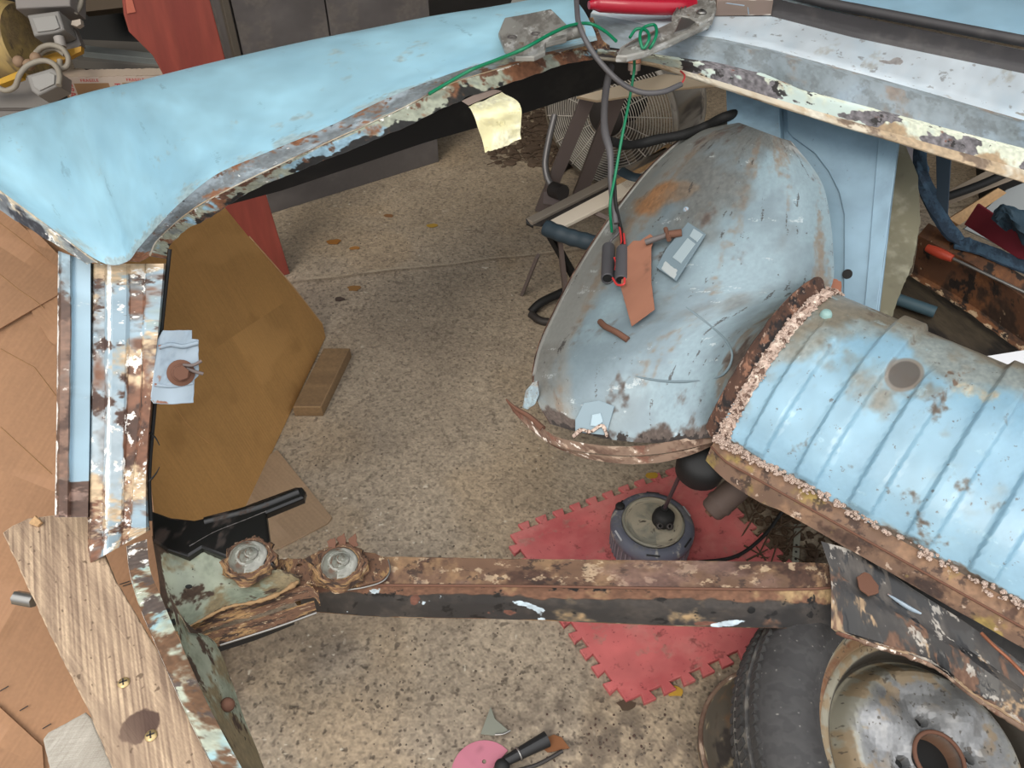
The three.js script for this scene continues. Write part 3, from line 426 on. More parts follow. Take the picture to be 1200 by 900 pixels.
// sill and the platform behind it
{
  const L = [[148, 640], [152, 672], [163, 710], [185, 762], [215, 830], [255, 912]], R = [[172, 632], [176, 668], [189, 700], [211, 752], [246, 830], [290, 912]], I = [[180, 632], [186, 668], [199, 700], [222, 748], [257, 826], [302, 912]];
  const h = [0.478, 0.474, 0.47, 0.467, 0.465, 0.46], P = (l, dh) => l.map((p, i) => H(p[0], p[1], h[i] + dh));
  CP('lower_strip', shell([P(L, -0.006), P(L, 0).map((p) => p.addScaledVector(V(1, 0, 0), 0.002)), P(L, 0.004).map((p, i) => p.lerp(P(R, 0)[i], 0.5)), P(R, 0), P(R, -0.02)], { sv: false, nu: 60, nv: 16, crease: 0.5, swap: true, rag: { v0: 0.2, f: 12 } }), M.sill, 'pale blue bottom strip with rust and flaking paint');
  const D = [[222, 742, 0.455], [252, 752, 0.39], [272, 800, 0.385], [290, 850, 0.38], [315, 912, 0.37]], U = [[200, 700, 0.465], [212, 750, 0.46], [228, 790, 0.458], [246, 830, 0.455], [286, 912, 0.45]];
  CP('inner_flange', strip([HL(U), HL(D)], { nu: 40, per: 6, rag: { v1: 0.25, f: 10 } }), M.greenPlate, 'green primed inner flange with rust');
  const scr = HL([[266, 825, 0.42]])[0]; CP('screw_head', lathe([[0, 0.016], [0.006, 0.015], [0.01, 0.01], [0.01, 0], [0, 0]], V(0.5, 0.7, 0.5), scr, 16), M.rustIron, 'rusty screw head');
}
{
  const h = 0.4;
  // green plate, gently dished
  const top = [[178, 628], [200, 638], [236, 640], [262, 645], [300, 662], [330, 668], [350, 676]], bot = [[190, 728], [205, 742], [235, 728], [268, 712], [300, 706], [328, 696], [350, 682]];
  const T = top.map((p, i) => H(p[0], p[1], h + 0.012 * (1 - i / 6))), B = bot.map((p, i) => H(p[0], p[1], h + 0.012 * (1 - i / 6)));
  const md = T.map((p, i) => p.clone().lerp(B[i], 0.5).add(V(0, -0.012, 0)));
  const g = CP('floor_plate', shell([T, md, B], { nu: 60, nv: 20, th: 0.002, rag: { v1: 1.4, f: 26 } }), M.greenPlate, 'green primed corner plate with a torn rusty edge');
  const ragged = B.map((p, i) => p.clone().add(V(0, 0.002, 0))); CP('torn_edge', tube(ragged, 0.004, { n: 120, k: 7, taper: (t) => 0.1 + (0.4 + 1.4 * t) * fbm(t * 40, 2, 3) }), plain(0x9a7c58, 0.9), 'ragged pale torn edge', g);
  for (const [x, y, r] of [[221, 687, 0.006], [206, 728, 0.009], [195, 715, 0.006]]) CP('rust_pit', slab(Array.from({ length: 9 }, (_, i) => { const a = i / 9 * 6.283, p = H(x, y, h + 0.016); return p.add(V(Math.cos(a) * r, 0, Math.sin(a) * r * 0.6)); }), 0.002, { bevel: 0, rough: 0.003, step: 0.003 }), M.black, undefined, g);
  // black arm with its rounded end
  const arm = CP('mount_arm', slab(HL([[177, 598], [200, 606], [228, 609], [262, 601], [292, 590], [346, 570], [354, 570], [358, 575], [356, 583], [312, 601], [317, 640], [322, 662], [290, 660], [262, 652], [236, 642], [220, 652], [196, 644], [178, 632]], h + 0.018), 0.02, { bevel: 0.005, unit: true, seg: 3 }), M.blackPaint, 'glossy black painted arm running under the card');
  CP('arm_end', tube(HL([[240, 612], [300, 596], [350, 577]], h + 0.014), 0.0095, { k: 14 }), M.blackPaint, 'rounded black end', arm);
  CP('arm_seam', tube(HL([[222, 640], [250, 624], [290, 608], [312, 599]], h + 0.018), 0.0016, { n: 50, k: 5, taper: (t) => 0.1 + 1.0 * fbm(t * 70, 1, 2) }), M.doveGrey, undefined, arm);
  // rust ledges
  CP('rust_ledge', strip([HL([[200, 728], [240, 716], [290, 704], [352, 684], [372, 690]], 0.392), HL([[212, 750], [250, 736], [300, 722], [362, 702], [376, 712]], 0.386)], { nu: 50, per: 4, rag: { v0: 1, v1: 0.5, f: 30 } }), M.rustPlate, 'rough rusty ledge');
  CP('lower_ledge', strip([HL([[222, 748], [262, 736], [310, 722], [368, 704]], 0.378), HL([[250, 760], [282, 747], [325, 734], [371, 717]], 0.36)], { nu: 40, per: 3 }), M.rustPlate, 'tan rusty lower ledge');
  CP('bright_edge', tube(HL([[258, 756], [290, 746], [330, 733], [371, 718]], 0.361), 0.002, { k: 6 }), M.steel, 'bare bright metal edge');
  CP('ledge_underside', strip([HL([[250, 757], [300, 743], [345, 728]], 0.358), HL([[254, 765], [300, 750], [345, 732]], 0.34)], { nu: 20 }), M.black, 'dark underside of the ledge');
  // mounting bosses
  const boss = (x, y, r, hh, lb) => {
    const p = H(x, y, hh), b = CP('mount_cup', lathe([[0, 0.014], [r * 0.28, 0.0135], [r * 0.36, 0.009], [r * 0.5, 0.0095], [r * 0.8, 0.005], [r * 0.96, -0.001], [r, -0.006], [r * 0.9, -0.016], [0, -0.016]], V(0.05, 1, 0.1), p, 44), M.cup, lb);
    CP('mount_bolt', lathe([[0, 0.012], [0.008, 0.011], [0.012, 0.004], [0.013, -0.004], [0, -0.004]], V(0.1, 1, 0.1), p.clone().add(V(0.006, 0.009, -0.002)), 12), M.cup, undefined, b); return [p, b];
  };
  const [p1, b1] = boss(291, 654, 0.038, h + 0.016, 'round galvanised mounting cup in the corner plate');
  const ring = (p, R, n, b, m) => { const circ = (r, dy, w) => Array.from({ length: 33 }, (_, i) => { const a = (i % 32) / 32 * 6.2832, k = r * (1 + w * (fbm(Math.cos(a) * 4 + 9 + r * 90, Math.sin(a) * 4 + 9, 3) - 0.5)); return p.clone().add(V(Math.cos(a) * k, dy + 0.012 * w * (fbm(Math.cos(a) * 6 + 30, Math.sin(a) * 6 + 30, 3) - 0.4), Math.sin(a) * k)); }); CP(n, strip([circ(R * 0.82, 0.0015, 0.1), circ(R * 0.95, 0.004, 0.3), circ(R * 1.1, 0.001, 0.5), circ(R * 1.22, -0.01, 0.7)], { nu: 96, per: 3, su: false, disp: (u, v) => 0.004 * (fbm(u * 60, v * 6, 3) - 0.5) }), m, undefined, b); };
  ring(p1, 0.04, 'rust_ring', b1, M.rustPlate);
  CP('mount_plate', slab(HL([[352, 656], [385, 640], [440, 648], [456, 656], [458, 668], [448, 680], [400, 692], [362, 684]], 0.385), 0.006, { rough: 0.001, unit: true, bevel: 0.002 }), M.rustPlate, 'rusty plate with a worn bright rim');
  CP('bright_edge', tube(HL([[400, 692], [428, 688], [450, 680], [457, 668], [455, 656]], 0.384), 0.0015, { k: 6 }), M.steel, 'worn bright rim');
  const [p2, b2] = boss(398, 661, 0.036, 0.4, 'round galvanised mounting cup on the crossmember end');
  ring(p2, 0.04, 'rust_ring', b2, M.rustPlate);
  for (const a of [-2.2, -1.75, -1.2]) { const q = p2.clone().add(V(Math.cos(a) * 0.04, 0, Math.sin(a) * 0.04)); CP('torn_tab', slab([q, q.clone().add(V(0.013, 0.006, 0.003)), q.clone().add(V(0.008 + 0.004 * rnd(), 0.012 + 0.01 * rnd(), -0.016)), q.clone().add(V(-0.006, 0.008, -0.01))], 0.002, { rough: 0.003, step: 0.004 }), M.rustIron, undefined, b2); }
  CP('link_plate', slab(HL([[318, 655], [352, 654], [368, 662], [362, 690], [350, 700], [335, 690]], 0.386), 0.006, { rough: 0.004, unit: true, holes: [{ p: H(351, 662, 0.386), r: 0.007, r2: 0.004 }] }), M.rustPlate, 'rusty link plate with a hole');
}
// crossmember
{
  const BT = [[322, 662], [450, 653], [600, 655], [800, 657], [960, 660], [1002, 668]], FT = [[350, 684], [450, 686], [600, 687], [800, 690], [960, 690], [1008, 684]], FB = [[354, 716], [450, 723], [600, 726], [800, 734], [960, 737], [988, 737]];
  const bt = BT.map((p) => H(p[0], p[1], 0.372)), ft = FT.map((p) => H(p[0], p[1], 0.372)), fb = FB.map((p) => { const q = H(p[0], p[1], 0.3); return q; });
  const up = (l, d) => l.map((p) => p.clone().add(V(0, d, 0)));
  const c = CP('crossmember', shell([bt, up(bt.map((p, i) => p.clone().lerp(ft[i], 0.5)), 0.003), ft], { sv: false, nu: 100, nv: 10, th: 0.003, disp: (u, v) => 0.003 * (fbm(u * 60, v * 4, 3) - 0.5) }), M.beamTop, 'rust covered top face of the crossmember');
  const lipPts = ft.map((p) => p.clone().add(V(0, -0.004, 0.004)));
  CP('crossmember_side', shell([ft, ft.map((p, i) => p.clone().lerp(fb[i], 0.5).add(V(0, 0, 0.002))), fb], { sv: false, nu: 120, nv: 18, th: 0.003, rag: { v1: 0.12, f: 20 }, disp: (u, v) => 0.002 * (fbm(u * 40, v * 4, 3) - 0.5) }), M.beamSide, 'side face with flaking black paint, white primer and rust', c);
  const bb = fb.map((p, i) => V(bt[i].x, fb[i].y, bt[i].z));
  CP('crossmember_back', strip([bt, bb, fb], { nu: 60, flip: true }), M.rustPlate, undefined, c);
  CP('seam_lip', tube(up(ft, 0.001), 0.0025, { n: 80, k: 6 }), M.rustIron, undefined, c);
  const hp = H(880, 690, 0.372).lerp(H(880, 735, 0.3), 0.52), hn = V(0, 0.35, 1); CP('drain_hole', lathe([[0, 0.001], [0.006, 0.001], [0.007, 0]], hn, hp.add(V(0, 0.0012, 0.0035)), 16), M.black, undefined, c);
  CP('end_tear', slab(ZL([[985, 690], [1006, 680], [1012, 700], [1000, 726], [984, 738], [978, 732], [990, 712]], 1.42), 0.003, { rough: 0.006, step: 0.007, unit: true }), M.rustPlate, 'torn crumpled end', c);
}
// rail over the wheel arch
{
  const ext = (l) => { const a = l[l.length - 2], b = l[l.length - 1]; return [...l, [b[0] + (b[0] - a[0]) * 0.8, b[1] + (b[1] - a[1]) * 0.8]]; };
  const seal0 = ext([[830, 2], [907, 18], [1000, 42], [1100, 63], [1200, 84]]), topC = ext([[800, 40], [833, 43], [900, 57], [967, 75], [1033, 93], [1100, 112], [1200, 141]]), faceB = ext([[700, 58], [760, 62], [800, 68], [843, 74], [900, 88], [933, 103], [983, 117], [1050, 134], [1100, 148], [1200, 174]]), fl = ext([[700, 66], [760, 72], [800, 82], [843, 95], [900, 113], [950, 128], [1033, 152], [1100, 171], [1200, 199]]), roll = ext([[706, 70], [762, 76], [800, 88], [850, 104], [917, 126], [987, 148], [1050, 166], [1133, 192], [1200, 213]]);
  const rs = (l, n = 24) => Array.from({ length: n }, (_, i) => along(l.map((p) => V(p[0], p[1], 0)), i / (n - 1), false)).map((p) => [p.x, p.y]);
  const byX = (l, x0, x1, n = 24) => Array.from({ length: n }, (_, i) => { const x = lerp(x0, x1, i / (n - 1)); let k = 0; while (k < l.length - 2 && l[k + 1][0] < x) k++; const a = l[k], b = l[k + 1]; return [x, a[1] + (b[1] - a[1]) * (x - a[0]) / (b[0] - a[0])]; });
  const tc = HL([[692, 16], [745, 26], ...byX(topC, 798, 1270)], 0.925), sb = HL([[730, -12], [780, -6], ...byX(seal0, 830, 1290)], 0.93);
  CP('shelf_panel', shell([tc, tc.map((p, i) => p.clone().lerp(sb[i], 0.08).add(V(0, 0.004, 0))), tc.map((p, i) => p.clone().lerp(sb[i], 0.5).add(V(0, 0.005, 0))), sb, sb.map((p) => p.clone().add(V(0.08, -0.004, -0.12)))], { sv: false, nu: 80, nv: 20, crease: 0.5 }), M.railTop, 'pale blue shelf top with chips in the paint');
  const fb = HL([[690, 52], [745, 60], ...byX(faceB, 798, 1260)], 0.878), tc2 = tc.map((p) => p.clone());
  CP('shelf_face', shell([tc2, tc2.map((p, i) => p.clone().lerp(fb[i], 0.12).add(V(0, -0.002, 0.001))), fb], { sv: false, nu: 90, nv: 16, crease: 0.6, disp: (u, v) => 0.001 * fbm(u * 20, v * 3, 2) }), M.railFace, 'dull grey primed front face');
  const fl3 = HL(byX(fl, 700, 1255, 26), 0.848), fb3 = HL(byX(faceB, 700, 1258, 26), 0.878), ro = HL(byX(roll, 704, 1252, 26), 0.838);
  CP('shelf_flange', shell([fb3.map((p) => p.clone().add(V(0, 0.001, 0))), fb3.map((p, i) => p.clone().lerp(fl3[i], 0.15).add(V(0, -0.001, 0.003))), fl3], { sv: false, nu: 110, nv: 12, crease: 0.5, th: 0.002 }), M.railFlange, 'flange with peeling pale green paint and rust');
  CP('rolled_edge', shell([fl3, fl3.map((p, i) => p.clone().lerp(ro[i], 0.5).add(V(0.002, 0, 0.004))), ro, ro.map((p) => p.clone().add(V(-0.004, -0.004, -0.008)))], { nu: 80, nv: 12, crease: 1 }), M.railRoll, 'cream and rust rolled edge');
  CP('corner_joint', shell([HL([[655, 30], [680, 22], [700, 20]], 0.92), HL([[665, 48], [690, 40], [712, 34]], 0.9), HL([[660, 62], [690, 58], [715, 60]], 0.875)], { nu: 16, nv: 12 }), M.rustPlate, 'rusty corner joint');
  // rubber seal and the blue lid beyond
  const s1 = HL(byX(seal0, 850, 1290), 0.934), mid = HL(byX(ext([[840, -26], [923, 0], [1200, 56]]), 850, 1300), 0.952), top = HL(byX(ext([[880, -26], [973, 0], [1200, 42]]), 870, 1310), 0.96);
  const seal = CP('rubber_seal', shell([s1.map((p) => p.clone().add(V(0, -0.004, 0))), s1.map((p, i) => p.clone().lerp(mid[i], 0.18).add(V(0, 0.008, 0))), s1.map((p, i) => p.clone().lerp(mid[i], 0.7).add(V(0, 0.007, 0))), mid.map((p) => p.clone().add(V(0, -0.006, 0)))], { nu: 60, nv: 18, crease: 0.7 }), M.rubber, 'thick dark rubber seal');
  CP('seal_bead', tube(mid.map((p, i) => p.clone().lerp(top[i], 0.55)), 0.012, { n: 60, k: 10 }), M.rubber, undefined, seal);
  const l0 = top.map((p) => p.clone().add(V(0, -0.004, 0))), l1 = l0.map((p) => p.clone().add(V(0.22, 0.02, -0.3))), l2 = l1.map((p) => p.clone().add(V(0.1, -0.06, -0.12)));
  CP('boot_lid', shell([l0, l0.map((p, i) => p.clone().lerp(l1[i], 0.5).add(V(0, 0.015, 0))), l1, l2], { nu: 40, nv: 20 }), M.blueLid, 'pale blue lid beyond the rubber seal');
}
// side panel with its raised arch
{
  const a = H(950, 128, 0.79), b = H(1052, 166, 0.79), c = H(1028, 373, 0.515), n = b.clone().sub(a).cross(c.clone().sub(a)).normalize(), q = (l, k = 0) => l.map((p) => PL(p[0], p[1], a, n)), F0 = n.dot(EYE.clone().sub(a)) < 0 ? n.clone().negate() : n;
  const base = CP('side_panel', slab(q([[850, 86], [1054, 140], [1030, 372], [1010, 367], [974, 346], [972, 262], [962, 216], [926, 174], [905, 160], [860, 150]]), 0.004, { unit: true }), M.sidePanel, 'flat blue side panel beside the wheel arch');
  CP('raised_arch', slab(q([[922, 100], [1054, 130], [1054, 166], [1030, 372], [1026, 372], [1010, 366], [989, 352], [990, 300], [990, 252], [984, 226], [972, 202], [955, 180], [930, 162], [924, 155]]), 0.01, { lift: 0.007, unit: true, bevel: 0.002 }), M.sidePanel, 'raised blue panel with an arched edge and a dark hole', base);
  { const hp = q([[994, 322]])[0].addScaledVector(F0, 0.0072), g = new THREE.CylinderGeometry(0.011, 0.011, 0.0012, 28); g.scale(1, 1, 1); aim(g, F0, hp); CP('drain_hole', g, M.black, 'dark round hole', base); }
  CP('edge_fold', slab(q([[1034, 120], [1055, 125], [1055, 166], [1028, 373], [1013, 368], [1016, 340]]), 0.012, { lift: 0.012, unit: true, bevel: 0.002 }), M.sidePanel, 'folded outer edge', base);
  CP('box_section', slab(q([[855, 86], [916, 92], [920, 176], [906, 174], [857, 153]]), 0.03, { lift: 0.03, unit: true, bevel: 0.003 }), M.sidePanel, 'boxed end above the wheel arch', base);
  CP('bare_corner', slab(q([[970, 323], [986, 330], [986, 349], [970, 345]]), 0.003, { lift: 0.0025, rough: 0.002 }), plain(0xae7660, 0.8), 'patch of bare pinkish primer', base);
}
// inner wheel arch
const archRows = (() => {
  const rim = [[856, 140, 2.0], [812, 156, 2.02], [768, 192, 2.03], [733, 234, 2.02], [700, 280, 1.98], [674, 322, 1.93], [652, 365, 1.86], [634, 405, 1.78], [626, 440, 1.7], [630, 470, 1.64], [644, 496, 1.6]];
  const rgt = [[926, 166, 1.76], [946, 188, 1.757], [964, 216, 1.75], [972, 250, 1.745], [976, 286, 1.74], [976, 330, 1.735], [958, 350, 1.72], [895, 386, 1.67], [866, 430, 1.62], [848, 474, 1.585], [834, 512, 1.555]];
  const bulge = [0.03, 0.09, 0.14, 0.175, 0.195, 0.2, 0.175, 0.13, 0.085, 0.045, 0.012], cols = [0, 0.16, 0.38, 0.62, 0.84, 1];
  return rim.map((a, i) => { const b = rgt[i]; return cols.map((t) => { const s = Math.sin(Math.PI * Math.pow(t, lerp(0.8, 1.0, ss(4, 8, i)))) ** 0.75; let y = lerp(a[1], b[1], t); if (i > 8) y += (i === 10 ? 14 : i === 9 ? 7 : 0) * Math.sin(Math.PI * t); return Z(lerp(a[0], b[0], t), y, lerp(a[2], b[2], t) - bulge[i] * s); }); });
})();
const ARCH = sampler(archRows), on = (px, py, lift = 0.001) => { const k = meet(ARCH, px, py); return k.p.clone().addScaledVector(k.n, lift); }, above = (px, py, off) => Z(px, py, project(meet(ARCH, px, py).p)[2] - off);
{
  const mk = (px, py, rx, ry) => { const k = meet(ARCH, px, py), a = meet(ARCH, px + rx, py), b = meet(ARCH, px, py + ry); return { u: k.u, v: k.v, ru: Math.max(0.02, Math.hypot(a.u - k.u, b.u - k.u) * 0.8), rv: Math.max(0.012, Math.hypot(a.v - k.v, b.v - k.v) * 0.8) }; };
  const S1 = mk(795, 222, 40, 20), S2 = mk(758, 244, 30, 24), S3 = mk(655, 488, 22, 12), S4 = mk(880, 190, 10, 10), S5 = mk(700, 400, 14, 40);
  M.arch = worn(512, 1024, 0.55, 0.75, [120, 140, 150], [
    { c: [122, 142, 150], f: 6, th: 0.5, w: 0.12, a: 0.7, g: 0.1 }, { c: [140, 166, 176], f: 8, th: 0.54, w: 0.1, at: (u, v) => 0.14 * ss(0.4, 0.7, u) - 0.04, a: 0.8, g: 0.1 },
    { c: [146, 140, 128], f: 5, fy: 0.4, th: 0.55, w: 0.09, at: (u, v) => 0.18 * ss(0.4, 0.12, u) - 0.09, a: 0.7, g: 0.1 }, { c: [136, 110, 86], f: 12, fy: 0.16, th: 0.62, w: 0.06, at: (u, v) => 0.12 * Math.exp(-(((u - 0.15) / 0.08) ** 2)) + 0.08 * Math.exp(-(((u - 0.05) / 0.03) ** 2)) - 0.02, r: 0.7, a: 0.75, g: 0.15 },
    { c: [152, 100, 56], f: 14, th: 0.5, w: 0.16, at: (u, v) => -0.4 + 0.8 * spot(u, v, S1) + 0.55 * spot(u, v, S2), r: 0.85, a: 0.9 }, { c: [140, 116, 92], f: 10, fy: 0.2, th: 0.52, w: 0.1, at: (u, v) => -0.4 + 0.44 * spot(u, v, { u: S5.u, v: S5.v, ru: 0.03, rv: 0.2 }) + 0.4 * spot(u, v, { u: S2.u - 0.03, v: S2.v + 0.12, ru: 0.05, rv: 0.12 }), r: 0.8, a: 0.8 },
    { c: [108, 104, 96], f: 5, th: 0.55, w: 0.1, at: (u, v) => 0.22 * ss(0.16, 0, v) - 0.05, a: 0.7 },
    { c: [206, 214, 214], f: 60, fx: 0.3, th: 0.7, w: 0.02, a: 0.5 }, { c: [222, 222, 216], f: 70, th: 0.5, w: 0.04, at: (u, v) => -0.42 + 0.5 * spot(u, v, S3) },
    { c: [96, 82, 74], f: 12, th: 0.52, w: 0.06, at: (u, v) => 0.4 * ss(0.93, 0.99, v) * (0.6 + 0.4 * ss(0.4, 0.1, u)) + 0.2 * ss(0.86, 0.96, v) * ss(0.3, 0.1, u) - 0.14, r: 0.9, b: 0.2 },
    { c: [58, 50, 46], f: 44, th: 0.56, w: 0.03, at: (u, v) => 0.34 * ss(0.965, 1, v) - 0.18, r: 0.9 }, { c: [60, 56, 54], f: 70, fy: 0.3, th: 0.69, w: 0.02, a: 0.7 }, { c: [46, 40, 36], f: 60, fx: 2, fy: 0.5, th: 0.5, w: 0.03, at: (u, v) => -0.4 + 0.3 * spot(u, v, S4) },
  ], { r: 0.42, m: 0.1, bump: 0.001 });
  const E = [meet(ARCH, 775, 340), meet(ARCH, 820, 372), meet(ARCH, 850, 398), meet(ARCH, 858, 415), meet(ARCH, 848, 438), meet(ARCH, 800, 447), meet(ARCH, 755, 443), meet(ARCH, 712, 430)];
  const arch = CP('wheel_arch', shell(archRows, { sampler: ARCH, nu: 70, nv: 90, th: 0.002, crease: 1.2, rag: {} }), M.arch, 'domed grey blue inner wheel arch streaked with rust');
  const groove = E.map((k) => k.p.clone().addScaledVector(k.n, -0.0012)); CP('pressed_edge', tube(groove, 0.0034, { n: 70, k: 8, taper: (t) => 0.25 + 0.75 * Math.sin(Math.PI * clamp(t * 1.02)) ** 0.5 }), plain(0x6f8087, 0.5), 'pressed curved edge', arch);
  const rimPts = archRows.map((r) => r[0].clone()); CP('arch_rim', tube(rimPts.slice(0, 9), 0.004, { n: 70, k: 8 }), M.zinc, 'thin pale rim', arch);
  CP('rim_flange', shell([rimPts, rimPts.map((p) => p.clone().add(V(-0.004, -0.004, -0.016)))], { sv: false, nu: 60, nv: 4 }), M.rustSeam, 'outer flange of the arch', arch);
  CP('bent_tab', slab(ZL([[631, 446], [632, 462], [627, 474], [618, 480], [612, 478], [616, 458], [624, 448]], 1.635), 0.002, { unit: true }), M.arch, 'bent tab at the rim', arch);
  // patch bracket, stub bolt, clip, cut corner patch
  const pn = meet(ARCH, 797, 300).n, pp = meet(ARCH, 797, 300).p.clone().addScaledVector(pn, 0.012), q = (l, k = 0) => l.map((p) => PL(p[0], p[1], pp, pn).addScaledVector(pn, k));
  const patch = CP('patch_plate', slab(q([[806, 260], [827, 274], [792, 329], [769, 313], [780, 292]]), 0.004, { unit: true }), plain(0x71828a, 0.5), 'small grey patch plate on the arch', arch);
  CP('patch_pad', slab(q([[806, 279], [815, 286], [798, 309], [788, 302]], 0.0015), 0.003), plain(0x9aa9ae, 0.5), undefined, patch); CP('patch_pad', slab(q([[813, 268], [824, 275], [817, 284], [808, 277]], 0.0015), 0.003), plain(0x9aa9ae, 0.5), undefined, patch); CP('patch_pad', slab(q([[780, 306], [794, 317], [790, 327], [775, 315]], 0.001), 0.003, { rough: 0.003 }), plain(0xa9b0b0, 0.5), undefined, patch);
  const bolt = CP('stub_bolt', rod(above(756, 284, 0.05), above(786, 274, 0.03), 0.0062), plain(0x6a6462, 0.7, 0.2), 'grey stub bolt standing off the arch', arch);
  CP('bolt_nut', rod(above(784, 275, 0.034), above(799, 273, 0.024), 0.0088, 6), M.rustIron, 'rusty nut', bolt); CP('bolt_clip', rod(above(780, 268, 0.036), above(784, 281, 0.036), 0.005, 10), M.rustIron, undefined, bolt);
  CP('rust_clip', tube([on(704, 378, 0.002), on(712, 386, 0.009), on(724, 393, 0.01), on(736, 399, 0.003)], 0.0065, { k: 8 }), M.rustIron, 'small rusty clip', arch);
  const rv = meet(ARCH, 804, 245); CP('rivet', lathe([[0, 0.005], [0.004, 0.0045], [0.006, 0.002], [0.007, 0]], rv.n, rv.p, 16), M.whitePlate, 'pale rivet', arch);
  const cn = meet(ARCH, 696, 488).n, cq = meet(ARCH, 696, 488).p.clone().addScaledVector(cn, 0.006), cc = (l, k = 0) => l.map((p) => PL(p[0], p[1], cq, cn).addScaledVector(cn, k));
  const cut = CP('corner_patch', slab(cc([[684, 472], [702, 469], [720, 476], [712, 504], [708, 510], [674, 506], [674, 492]]), 0.003, { unit: true }), plain(0x8296a0, 0.5), 'cut patch at the bottom of the arch', arch);
  CP('patch_fold', slab(cc([[694, 486], [704, 484], [707, 494], [700, 500], [692, 499]], 0.003), 0.003), plain(0xa4bac4, 0.5), undefined, cut);
  CP('torn_edge', tube(cc([[672, 512], [682, 504], [692, 506], [706, 499], [712, 512]], 0.003), 0.004, { n: 40, k: 6, taper: (t) => 0.5 + fbm(t * 20, 1, 3) }), M.sealant, undefined, cut);
  // rusty flange along the bottom
  const e0 = HL([[592, 468], [615, 482], [634, 500], [655, 512], [690, 520], [730, 523], [765, 520], [800, 514], [836, 506]], 0.462), e1 = HL([[600, 480], [618, 499], [640, 516], [665, 526], [695, 531], [735, 534], [770, 532], [805, 526], [836, 518]], 0.455), e2 = HL([[604, 484], [622, 503], [645, 521], [675, 534], [705, 541], [740, 544], [775, 542], [808, 534], [836, 522]], 0.44);
  const fl = CP('arch_flange', strip([e0, e1], { nu: 80, per: 5, rag: { v0: 0.35, f: 40 } }), M.archFlange, 'rusty flange along the foot of the arch');
  CP('flange_lip', strip([e1.map((p) => p.clone().add(V(0, -0.003, 0))), e2], { nu: 80, per: 3, rag: { v1: 0.15, f: 14 } }), M.archFlange, 'lower lip', fl);
  CP('rust_spike', tube(HL([[593, 468, 0.47], [604, 478, 0.465], [620, 488, 0.46], [636, 503, 0.458]]), 0.006, { k: 7, taper: (t) => 0.3 + t }), M.rustIron, 'pointed rusty flange tip', fl);
}
